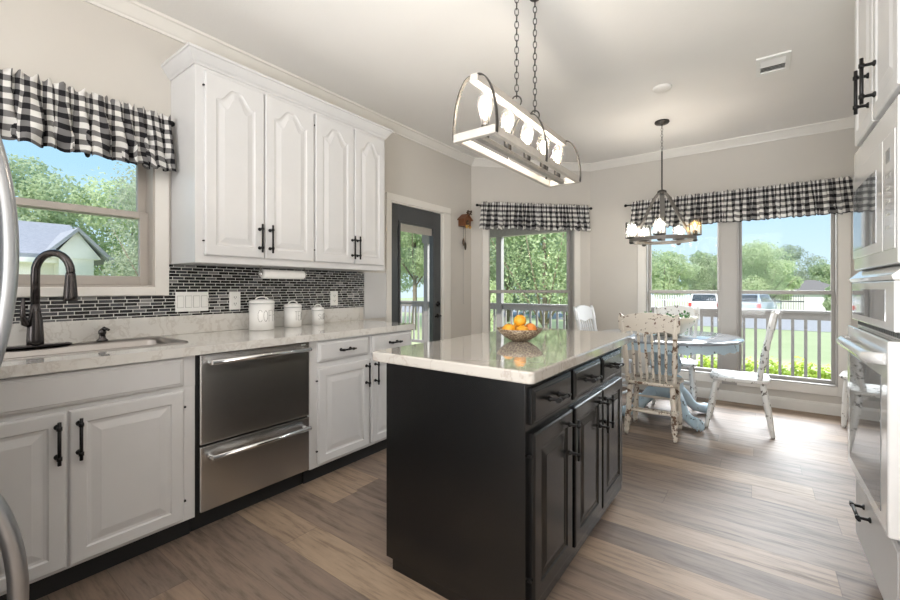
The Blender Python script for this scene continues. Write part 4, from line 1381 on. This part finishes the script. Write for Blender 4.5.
# planter bowl
r = thing('planter_bowl', (TX+0.02, TY-0.02, 0.7665), 'wide cream bowl holding green sprigs on the dining table', 'bowl')
c0 = (TX+0.02, TY-0.02, 0.7665)
MB().lathe([(0.085, 0), (0.10, 0.006), (0.16, 0.045), (0.215, 0.11), (0.245, 0.175), (0.238, 0.178), (0.205, 0.115), (0.15, 0.055), (0.004, 0.020)], c0, 40).build('shell', M['cream'], r)
for q, (dx, dy) in enumerate(((-0.16, -0.06), (0.17, -0.06), (0.02, 0.12))):
    p = Vector(c0)+Vector((dx, dy, 0.06))
    t = thing('green_sprig', p, ('green leafy sprig at the left side of the cream bowl', 'green leafy sprig at the right side of the cream bowl', 'green leafy sprig at the back of the cream bowl')[q], 'plant', 'sprigs in the cream bowl')
    b, st = MB(), MB()
    for k in range(9):
        a = rnd.uniform(0, 2*PI)
        e = p+Vector((math.cos(a)*rnd.uniform(0.03, 0.08), math.sin(a)*rnd.uniform(0.03, 0.08), rnd.uniform(0.10, 0.17)))
        st.tube([p, (p+e)/2+Vector((0, 0, 0.02)), e], 0.0018, 5)
        for m_ in range(8):
            s = rnd.uniform(0.45, 1)
            c = p.lerp(e, s)
            v = Vector((rnd.gauss(0, 1), rnd.gauss(0, 1), rnd.gauss(0.2, 0.8))).normalized()
            w = v.orthogonal().normalized()
            l = rnd.uniform(0.022, 0.036)
            n_ = v.cross(w)*0.0015
            b.prism([c, c+v*l*0.5+w*l*0.32, c+v*l, c+v*l*0.5-w*l*0.32], (0, 0, 0), n_)
    b.build('leaves', M['leaf_pot'], t)
    st.build('stems', M['leaf_pot'], t)

# ------------------------------------------------------------------ chairs
TURN = [(0, 0.013), (0.05, 0.016), (0.10, 0.021), (0.13, 0.016), (0.16, 0.022), (0.30, 0.024), (0.52, 0.020), (0.55, 0.024), (0.58, 0.018), (0.72, 0.022), (0.86, 0.019), (0.90, 0.022), (1, 0.018)]
SPN = [(0, 0.007), (0.1, 0.009), (0.2, 0.012), (0.24, 0.008), (0.5, 0.012), (0.76, 0.008), (0.8, 0.012), (0.9, 0.009), (1, 0.007)]
STL = [(0, 0.016), (0.08, 0.020), (0.14, 0.016), (0.3, 0.022), (0.5, 0.018), (0.54, 0.022), (0.58, 0.017), (0.8, 0.020), (1, 0.017)]
def make_chair(name, label, mat, loc, rz, stretch=True, lean=0.11, spl=0.035, nsp=6, thick=0.030, deep=0.20, backoff=0.030, plain_legs=False):
    """seat centre at the origin, sitter looks along +y"""
    r = thing(name, (0, 0, 0), label, 'chair', 'painted dining chairs')
    mm = M[mat]
    sh = 0.450
    pts = []
    for k in range(40):
        a = 2*PI*k/40
        ca, sa = math.cos(a), math.sin(a)
        e = 0.42
        x = 0.215*math.copysign(abs(ca)**e, ca)*(1.0 if sa > 0 else 0.93)
        y = deep*math.copysign(abs(sa)**e, sa)
        pts.append((x, y))
    def ringz(s, z): return [(x*s, y*s, z) for x, y in pts]
    MB().loops([ringz(0.93, sh-thick), ringz(0.99, sh-thick*0.7), ringz(1.0, sh-0.008), ringz(0.98, sh-0.001), ringz(0.90, sh-0.002), ringz(0.5, sh-0.008)]).build('seat', mm, r)
    T_ = TURN if not plain_legs else [(0, 0.014), (0.04, 0.017), (0.3, 0.021), (0.6, 0.023), (0.9, 0.021), (1, 0.017)]
    feet = {}
    for sx in (-1, 1):
        for sy in (-1, 1):
            p1 = (sx*0.155, sy*(deep-0.055), sh-thick+0.002)
            p0 = (sx*(0.155+spl*0.7), sy*(deep-0.055+spl), 0.002)
            feet[(sx, sy)] = (Vector(p0), Vector(p1))
            MB().turned(p0, p1, T_).build('leg', mm, r)
    if stretch:
        def at(k, z):
            p0, p1 = feet[k]
            return p0.lerp(p1, z/(sh-thick))
        SP = [(0, 0.007), (0.2, 0.010), (0.5, 0.013), (0.8, 0.010), (1, 0.007)]
        for z in (0.13, 0.25): MB().turned(at((-1, 1), z), at((1, 1), z), SP).build('stretcher', mm, r)
        for sx in (-1, 1):
            for z in (0.16, 0.28): MB().turned(at((sx, -1), z), at((sx, 1), z), SP).build('stretcher', mm, r)
        MB().turned(at((-1, -1), 0.20), at((1, -1), 0.20), SP).build('stretcher', mm, r)
    yb = -deep+backoff
    zc = 0.845
    def ylean(z): return yb-lean*((z-sh)/(0.99-sh))
    for sx in (-1, 1):
        MB().turned((sx*0.172, yb, sh-0.012), (sx*0.190, ylean(0.965), 0.965), STL).build('stile', mm, r)
    n = 28
    hw_ = 0.222
    front, rear = [], []
    tops, bots = [], []
    for i in range(n+1):
        u = -1+2*i/n
        a = abs(u)
        top = 1.005+0.012*math.cos(u*PI*1.0)+0.018*math.exp(-((a-0.93)/0.055)**2)-0.014*math.exp(-((a-0.78)/0.07)**2)
        if a > 0.97: top -= 0.022*(a-0.97)/0.03
        bot = zc+0.022*(1-math.cos(u*PI*2))/2+(0.028*max(0, a-0.82)/0.18)
        tops.append((u*hw_, top))
        bots.append((u*hw_, bot))
    ol = tops+bots[::-1]
    def crv(x): return -0.020*(1-(x/hw_)**2)
    bk = MB()
    k = len(ol)
    vs = [(x, ylean(z)+crv(x)+0.011, z) for x, z in ol]+[(x, ylean(z)+crv(x)-0.011, z) for x, z in ol]
    fs = []
    m2 = n+1
    for i in range(n):
        j = k-1-i
        fs.append((i, i+1, j-1, j))
        fs.append((k+i, k+j, k+j-1, k+i+1))
    for i in range(k):
        j = (i+1) % k
        fs.append((i, k+i, k+j, j))
    bk._add(vs, fs)
    bk.build('crest_rail', mm, r)
    for i in range(nsp):
        u = -1+2*(i+0.5)/nsp
        x0_, x1_ = u*0.135, u*0.150
        MB().turned((x0_, yb+0.006, sh-0.008), (x1_, ylean(zc+0.03)+crv(x1_), zc+0.03), SPN, 8).build('spindle', mm, r)
    r.location = loc
    r.rotation_euler = (0, 0, rz)
    return r
make_chair('dining_chair', 'chipped cream spindle-back chair with its back to the island, nearest the camera', 'chip_cream', (-0.700, 3.835, 0), math.radians(2))
make_chair('dining_chair', 'white plank-seat chair seen side-on, right of the dining table', 'chip_white', (-0.125, 4.43, 0), math.radians(90), stretch=False, lean=0.10, spl=0.07, backoff=0.075, deep=0.215, thick=0.034, plain_legs=True)
make_chair('dining_chair', 'white chair left of the dining table, its back showing behind the island counter', 'chair_white', (-1.27, 4.55, 0), math.radians(-98))
make_chair('dining_chair', 'chair on the window side of the dining table, behind the cream bowl', 'chip_white', (-0.70, 4.93, 0), math.radians(184))
make_chair('dining_chair', 'white chair at the back wall, partly hidden by the tall oven cabinet', 'chip_white', (0.80, 5.05, 0), math.radians(78), stretch=False, plain_legs=True, spl=0.02)

# ------------------------------------------------------------------ outside
def gz(x, y):
    q = max(0.0, min(1.0, (y-30)/20.0))
    return -0.66-1.25*q*q*(3-2*q)
b = MB()
n = 60
xs = [-90+180*i/n for i in range(n+1)]
ys = [-40+150*i/n for i in range(n+1)]
vs = [(x, y, gz(x, y)) for y in ys for x in xs]
fs = [(j*(n+1)+i, j*(n+1)+i+1, (j+1)*(n+1)+i+1, (j+1)*(n+1)+i) for j in range(n) for i in range(n)]
b._add(vs, fs, True)
struct(b.build('lawn', M['lawn']))
b = MB()
rx = [-60+4*i for i in range(31)]
vs, fs = [], []
for i, x in enumerate(rx):
    vs += [(x, 23.5, gz(x, 23.5)+0.02), (x, 30.0, gz(x, 30)+0.03), (x, 33.0, gz(x, 33)+0.03), (x, 37.0, gz(x, 37)+0.04)]
for i in range(len(rx)-1):
    for k in range(3):
        fs.append((4*i+k, 4*i+4+k, 4*i+5+k, 4*i+1+k))
b._add(vs, fs)
struct(b.build('road', M['road']))

# porch
D0 = -0.10
b = MB().box(-8.0, 3.2, 5.52, 7.12, D0-0.12, D0).box(-8.0, XL-TH-0.02, 1.8, 5.52, D0-0.12, D0)
struct(b.build('porch_deck', M['deck']))
b = MB().box(-5.9, -2.1, 5.52, 7.30, 2.46, 2.60)
struct(b.build('porch_roof', M['porch']))
struct(MB().box(-5.9, -2.1, 6.94, 7.06, 2.19, 2.458).build('porch_beam', M['porch']))
PX = [-7.6, -5.80, -3.98, -2.19, -0.395, 1.40, 3.1]
wh = ('at the far left of the porch', 'seen through the glass of the back door', 'seen through the corner window', 'hidden between the corner window and the double window', 'behind the middle of the double window', 'behind the tall oven cabinet', 'at the right end of the porch')
for x, w in zip(PX[:-1], wh):
    b = MB().box(x-0.055, x+0.055, 6.945, 7.055, D0, 2.188, 0.004)
    tag(b.build('porch_post', M['porch']), 'square pale porch post '+w, 'porch post')
for i in range(0, 5):
    x0, x1 = PX[i]+0.056, PX[i+1]-0.056
    lab = ('pale porch railing seen through the glass of the back door', 'pale porch railing left of the post in the corner window', 'pale porch railing right of the post in the corner window', 'pale porch railing outside the left half of the double window', 'pale porch railing outside the right half of the double window')[i]
    r = thing('porch_railing', ((x0+x1)/2, 7.0, D0), lab, 'railing')
    MB().box(x0, x1, 6.945, 7.055, 0.885, 0.920, 0.003).box(x0, x1, 6.98, 7.02, 0.80, 0.884).build('top_rail', M['porch'], r)
    MB().box(x0, x1, 6.97, 7.03, 0.0, 0.06, 0.003).build('bottom_rail', M['porch'], r)
    nb = 13
    for k in range(nb):
        x = x0+(x1-x0)*(k+0.5)/nb
        MB().box(x-0.016, x+0.016, 6.984, 7.016, 0.06, 0.80).build('baluster', M['porch'], r)

# trees
def leaf_cloud(blobs, n, size, seed, up=0.3):
    rd = random.Random(seed)
    b = MB()
    vs, fs = [], []
    wts = [q[3]**2 for q in blobs]
    for _ in range(n):
        bl = rd.choices(blobs, wts)[0]
        d = Vector((rd.gauss(0, 1), rd.gauss(0, 1), rd.gauss(0, 1))).normalized()
        rad = bl[3]*(0.55+0.45*rd.random()**0.5)*(1+0.12*math.sin(7*d.x+3*d.z)+0.10*math.sin(9*d.y))
        p = Vector(bl[:3])+Vector((d.x*rad, d.y*rad, d.z*rad*bl[4]))
        nn = (d+Vector((rd.gauss(0, .6), rd.gauss(0, .6), rd.gauss(up, .6)))).normalized()
        u = nn.orthogonal().normalized()
        a = rd.uniform(0, 2*PI)
        u = u*math.cos(a)+nn.cross(u)*math.sin(a)
        v = nn.cross(u)
        l, w = size*rd.uniform(0.6, 1.3), size*rd.uniform(0.35, 0.6)
        k = len(vs)
        vs += [p-u*l, p+v*w-nn*w*0.25, p+u*l, p-v*w-nn*w*0.25]
        fs.append((k, k+1, k+2, k+3))
    b._add(vs, fs)
    return b
def make_tree(name, label, mat, loc, blobs, n, size, trunk, seed, group=None, scale=1.0):
    r = thing(name, (0, 0, 0), label, 'tree', group)
    leaf_cloud(blobs, n, size, seed).build('crown', M[mat], r)
    t = MB()
    for path, rad in trunk: t.tube(path, rad, 8)
    t.build('trunk', M['bark'], r)
    r.location = loc
    r.scale = (scale,)*3
    return r
rt = random.Random(21)
def crown(h0, h1, w, n, seed):
    rd = random.Random(seed)
    out = [(0, 0, (h0+h1)/2, w*0.62, (h1-h0)/2/(w*0.62)*0.85)]
    for k in range(n):
        a = rd.uniform(0, 2*PI)
        z = rd.uniform(h0+0.15*(h1-h0), h1-0.15*(h1-h0))
        q = w*rd.uniform(0.35, 0.72)*math.sin(PI*min(0.95, max(0.12, (z-h0)/(h1-h0)*0.8+0.1)))
        out.append((q*math.cos(a), q*math.sin(a), z, w*rd.uniform(0.28, 0.42), 0.85))
    return out
def branches(h0, h1, w, r0, seed):
    rd = random.Random(seed)
    out = [([(0, 0, -0.1), (0.05, 0.03, h0*0.6), (0.0, 0.08, h0+0.4*(h1-h0)), (0.1, 0.0, h1*0.85)], [r0, r0*0.8, r0*0.5, r0*0.15])]
    for k in range(7):
        a = k*2.4+rd.uniform(-0.4, 0.4)
        z = h0*rd.uniform(0.65, 1.1)
        q = w*rd.uniform(0.5, 0.85)
        out.append(([(0, 0.03, z), (q*0.5*math.cos(a), q*0.5*math.sin(a), z+0.25*(h1-h0)), (q*math.cos(a), q*math.sin(a), z+0.5*(h1-h0))], [r0*0.3, r0*0.2, r0*0.06]))
    return out
def tree(x, y, h, w, mat, label, seed, n=3800, size=0.13, h0=0.28, group='trees outside'):
    n, size = int(n*2.6), size*0.60
    return make_tree('tree', label, mat, (x, y, gz(x, y)), crown(h*h0, h, w, 9, seed), n, size, branches(h*h0, h, w, 0.03*w+0.04, seed+50), seed, group)
# beyond the double window
tree(-6.5, 40, 6.0, 2.6, 'leaf_light', 'rounded light green tree seen left in the double window, above the white car', 1, 5200, 0.16)
tree(-3.1, 43.5, 6.1, 2.7, 'leaf_mid', 'mid green tree right of the white car, just left of the window mullion', 2, 4600, 0.17)
tree(0.5, 41.5, 6.4, 3.0, 'leaf_light', 'broad light green tree just right of the window mullion', 3, 5600, 0.16)
tree(1.2, 47, 6.0, 2.0, 'leaf_light', 'light green tree beside the grey roofed outbuilding', 4, 4600, 0.16)
tree(3.4, 66, 8.6, 3.5, 'leaf_grey', 'tall grey green tree rising behind the grey roofed outbuilding', 5, 4200, 0.17)
tree(6.0, 62.5, 6.6, 1.9, 'leaf_mid', 'mid green tree at the far right of the double window', 6, 3600, 0.16)
tree(4.9, 43, 3.1, 1.2, 'leaf_mid', 'small bushy tree in front of the outbuilding', 7, 2600, 0.12, h0=0.12)
tree(-9.0, 44, 6.6, 3.2, 'leaf_mid', 'mid green tree far behind the white picket fence', 8, 3800, 0.2)
tree(-4.2, 52, 6.4, 3.4, 'leaf_dark', 'dark tree in the far row between the two near round trees', 9, 3600, 0.2)
tree(-0.4, 60, 7.4, 3.0, 'leaf_dark', 'dark tree in the far row behind the broad light green tree', 10, 3600, 0.2)
# beyond the corner window and the door
tree(-6.0, 13.6, 7.6, 2.9, 'leaf_mid', 'tall mid green tree close behind the porch in the corner window', 11, 11000, 0.105, 0.07)
tree(-6.6, 17.4, 7.8, 2.7, 'leaf_light', 'tall light green tree on the right side of the corner window', 12, 10000, 0.115, 0.06)
tree(-11.2, 20.5, 8.4, 3.3, 'leaf_dark', 'tall dark green tree behind the others in the corner window', 13, 8000, 0.14, 0.14)
tree(-8.3, 23.5, 8.6, 3.0, 'leaf_mid', 'tall tree farther back in the corner window', 14, 6500, 0.14, 0.12)
tree(-12.3, 13.9, 6.6, 2.6, 'leaf_mid', 'tree with a visible trunk through the back door glass', 15, 9000, 0.10, 0.36)
tree(-15.5, 15.2, 7.0, 3.4, 'leaf_light', 'light green tree far off through the back door glass', 16, 5200, 0.16, 0.25)
tree(-12.5, 17.5, 6.2, 2.9, 'leaf_dark', 'dark tree far off at the right of the back door glass', 17, 4800, 0.15, 0.2)
tree(-17.5, 12.8, 5.0, 2.8, 'leaf_mid', 'mid green tree far off at the left of the back door glass', 18, 4600, 0.15, 0.15)
tree(-7.6, 12.2, 2.3, 1.1, 'leaf_light', 'low light green bush just beyond the porch rail in the corner window', 24, 3600, 0.08, 0.04)
tree(-5.6, 19.8, 3.2, 1.9, 'leaf_mid', 'low mid green bush under the tall trees in the corner window', 25, 3800, 0.11, 0.04)
tree(-13.2, 24.5, 4.2, 2.9, 'leaf_mid', 'wide bush on the horizon between the porch posts', 26, 4200, 0.14, 0.04)
# beyond the sink window
tree(-22.0, 2.6, 7.0, 3.2, 'leaf_mid', 'mid green tree behind the grey roofed house, at the left of the sink window', 19, 7000, 0.15, 0.2)
tree(-21.0, 6.0, 7.0, 3.0, 'leaf_light', 'light green tree behind the right end of the grey roofed house', 20, 6500, 0.15, 0.2)
tree(-12.6, 4.25, 5.9, 1.9, 'leaf_grey', 'airy grey green tree in front of the house at the right of the sink window', 21, 5200, 0.085, 0.25)
tree(-17.5, 7.6, 6.8, 2.9, 'leaf_mid', 'mid green tree at the right edge of the sink window', 22, 6000, 0.14, 0.15)
tree(-13.5, 6.2, 3.4, 1.7, 'leaf_light', 'low light green bushy tree at the right edge of the sink window', 23, 4200, 0.10, 0.06)

# hedge and shrubs by the porch
def hedge(x0, x1, y0, y1, z0, z1, n, label, seed):
    rd = random.Random(seed)
    bl = []
    k = int((x1-x0)/0.28)
    for i in range(k):
        bl.append((x0+(x1-x0)*(i+0.5)/k, (y0+y1)/2+rd.uniform(-0.1, 0.1), (z0+z1)/2+rd.uniform(-0.06, 0.02), 0.34, (z1-z0)/2/0.34*1.05))
    r = thing('hedge', ((x0+x1)/2, (y0+y1)/2, z0), label, 'hedge')
    leaf_cloud(bl, n, 0.045, seed).build('foliage', M['hedge'], r)
    t = MB()
    for q in bl[::2]: t.tube([(q[0], q[1], z0-0.05), (q[0]+0.03, q[1], q[2])], 0.012, 6)
    t.build('stems', M['bark'], r)
hedge(-1.6, 3.0, 7.5, 8.2, -0.66, 0.12, 16000, 'low yellow green hedge along the porch railing', 31)

# picket fences
def fence(p0, p1, h, n, mat, label, wid=0.08, rails=(0.25, 0.75)):
    p0, p1 = Vector(p0), Vector(p1)
    m, L = frame(p0, p1)
    c = (p0+p1)/2
    r = thing('picket_fence', (c.x, c.y, gz(c.x, c.y)), label, 'fence')
    b = MB(m)
    for k in range(n):
        x = L*(k+0.5)/n
        P = m @ Vector((x, 0, 0))
        z = gz(P.x, P.y)
        b.prism([(x-wid/2, 0, z), (x+wid/2, 0, z), (x+wid/2, 0, z+h-0.05), (x, 0, z+h), (x-wid/2, 0, z+h-0.05)], (0, -0.012, 0), (0, 0.012, 0))
    b.build('pickets', M[mat], r)
    q = MB(m)
    za = gz(p0.x, p0.y)
    for t in rails: q.box(0, L, 0.013, 0.045, za+h*t-0.04, za+h*t+0.04)
    q.build('rails', M[mat], r)
fence((-10.5, 37.6), (-3.0, 37.6), 1.75, 42, 'fence_white', 'white picket fence behind the white car', 0.09)
fence((0.3, 38.5), (2.7, 38.5), 1.85, 26, 'fence_dark', 'dark metal fence left of the outbuilding', 0.03)
fence((-12.0, 2.4), (-12.0, 5.4), 1.15, 22, 'fence_white', 'white picket fence in front of the airy tree, seen through the sink window', 0.08)

# outbuilding beyond the double window
def house(name, label, c, w, d, z0, ze, za, mat_roof='roof_grey'):
    r = thing(name, (c[0], c[1], z0), label, 'building')
    MB().box(c[0]-w/2, c[0]+w/2, c[1]-d/2, c[1]+d/2, z0, ze).build('walls', M['siding'], r)
    o = 0.35
    e = [(c[0]-w/2-o, c[1]-d/2-o, ze), (c[0]+w/2+o, c[1]-d/2-o, ze), (c[0]+w/2+o, c[1]+d/2+o, ze), (c[0]-w/2-o, c[1]+d/2+o, ze)]
    top = [(c[0]-0.3, c[1]-d*0.12, za), (c[0]+0.3, c[1]-d*0.12, za), (c[0]+0.3, c[1]+d*0.12, za), (c[0]-0.3, c[1]+d*0.12, za)]
    MB().loops([[(x, y, z-0.15) for x, y, z in e], e, top]).build('roof', M[mat_roof], r)
    MB().box(c[0]-w*0.30, c[0]+w*0.30, c[1]-d/2-0.03, c[1]-d/2, z0, z0+2.1).build('garage_door', M['fence_white'], r)
house('outbuilding', 'small white outbuilding with a grey hip roof beyond the lawn', (4.3, 55.0), 4.6, 5.0, -1.95, 0.92, 2.0)
# house seen through the sink window
hx, hy = -16.5, 0.2
r = thing('house', (hx, hy, -0.66), 'low house with a grey shingle roof seen through the sink window', 'building')
xf = -15.0
MB().box(xf-4.5, xf, -4.0, 2.8, -0.66, 2.02).build('walls', M['siding'], r)
MB().loops([[(xf+0.45, -4.4, 1.98), (xf+0.45, 3.35, 1.98), (xf-2.2, 3.35, 3.05), (xf-2.2, -4.4, 3.05)], [(xf+0.45, -4.4, 2.08), (xf+0.45, 3.35, 2.08), (xf-2.2, 3.35, 3.17), (xf-2.2, -4.4, 3.17)]]).build('roof', M['roof'], r)
MB().loops([[(xf-4.95, -4.4, 1.98), (xf-4.95, 3.35, 1.98), (xf-2.25, 3.35, 3.05), (xf-2.25, -4.4, 3.05)], [(xf-4.95, -4.4, 2.08), (xf-4.95, 3.35, 2.08), (xf-2.25, 3.35, 3.17), (xf-2.25, -4.4, 3.17)]]).build('roof', M['roof'], r)
MB().box(xf-0.6, xf+0.46, -4.4, 3.3, 1.86, 1.98).build('fascia', M['siding'], r)
g0, g1, ga = 2.45, 3.45, 2.70
MB().box(xf-2, xf+0.55, g0+0.15, g1-0.15, -0.66, 2.0).build('wing_wall', M['siding'], r)
MB().prism([(0, g0, 1.98), (0, g1, 1.98), (0, (g0+g1)/2, ga)], (xf-2, 0, 0), (xf+0.6, 0, 0)).build('gable', M['siding'], r)
for s in (-1, 1):
    ym = (g0+g1)/2
    MB().prism([(0, ym, ga+0.10), (0, ym+s*0.78, 1.94), (0, ym+s*0.72, 1.88), (0, ym, ga)], (xf-2, 0, 0), (xf+0.75, 0, 0)).build('gable_roof', M['roof'], r)
w = MB().box(xf, xf+0.04, 1.0, 2.1, 0.4, 1.6).build('window', M['fence_white'], r)
MB().box(xf+0.04, xf+0.05, 1.08, 2.02, 0.48, 1.52).build('pane', M['car_glass'], w)

# cars
def car(label, loc, paint, rz):
    r = thing('car', (0, 0, 0), label, 'car')
    W = 0.92
    def ring(y, zs, hw):
        return [(-hw[0], y, zs[0]), (hw[0], y, zs[0]), (hw[1], y, zs[1]), (hw[2], y, zs[2]), (-hw[2], y, zs[2]), (-hw[1], y, zs[1])]
    secs = [(-2.25, (0.42, 0.70, 0.95), (0.80, 0.86, 0.80)), (-2.15, (0.30, 0.70, 1.02), (0.86, 0.92, 0.86)), (1.1, (0.28, 0.70, 1.02), (0.88, 0.94, 0.88)), (2.0, (0.30, 0.66, 0.92), (0.86, 0.92, 0.82)), (2.3, (0.40, 0.58, 0.74), (0.74, 0.80, 0.70))]
    MB().loops([ring(*s) for s in secs]).build('body', M[paint], r)
    def q(y, z, h): return [(-h, y, z), (h, y, z)]
    cab = [[(-0.84, -2.12, 1.0), (0.84, -2.12, 1.0), (0.86, 1.15, 1.0), (-0.86, 1.15, 1.0)], [(-0.70, -1.90, 1.60), (0.70, -1.90, 1.60), (0.70, 0.35, 1.62), (-0.70, 0.35, 1.62)], [(-0.60, -1.75, 1.68), (0.60, -1.75, 1.68), (0.60, 0.15, 1.69), (-0.60, 0.15, 1.69)]]
    c = MB().loops(cab).build('cabin', M[paint], r)
    MB().prism([(-0.70, -2.095, 1.08), (0.70, -2.095, 1.08), (0.63, -1.925, 1.53), (-0.63, -1.925, 1.53)], (0, -0.012, 0), (0, 0.006, 0)).build('rear_window', M['car_glass'], c)
    for s in (-1, 1):
        MB().prism([(s*0.835, -1.80, 1.08), (s*0.845, 0.85, 1.08), (s*0.725, 0.25, 1.54), (s*0.725, -1.65, 1.54)], (-s*0.004, 0, 0), (s*0.012, 0, 0)).build('side_window', M['car_glass'], c)
        MB().box(s*0.70, s*0.88, -2.30, -2.14, 0.74, 0.98, 0.01).build('tail_lamp', M['tail'], r)
        for y in (-1.40, 1.45):
            w = MB().lathe([(0.20, -0.10), (0.33, -0.09), (0.35, -0.05), (0.35, 0.05), (0.33, 0.09), (0.20, 0.10)], (s*0.82, y, 0.35), 20, (1, 0, 0)).build('wheel', M['tyre'], r)
            MB().lathe([(0.19, -0.105), (0.19, 0.105)], (s*0.82, y, 0.35), 14, (1, 0, 0)).build('hub_cap', M['tin'], w)
    MB().box(-0.86, 0.86, -2.36, -2.20, 0.36, 0.58, 0.03).build('bumper', M[paint], r)
    r.location = loc
    r.rotation_euler = (0, 0, rz)
car('white car parked on the road, seen left in the double window', (-2.95, 34.0, gz(-2.95, 34)+0.05), 'car_white', math.radians(4))
car('silver blue car parked on the road, seen right of the window mullion', (-0.20, 34.2, gz(-0.2, 34.2)+0.05), 'car_blue', math.radians(-12))
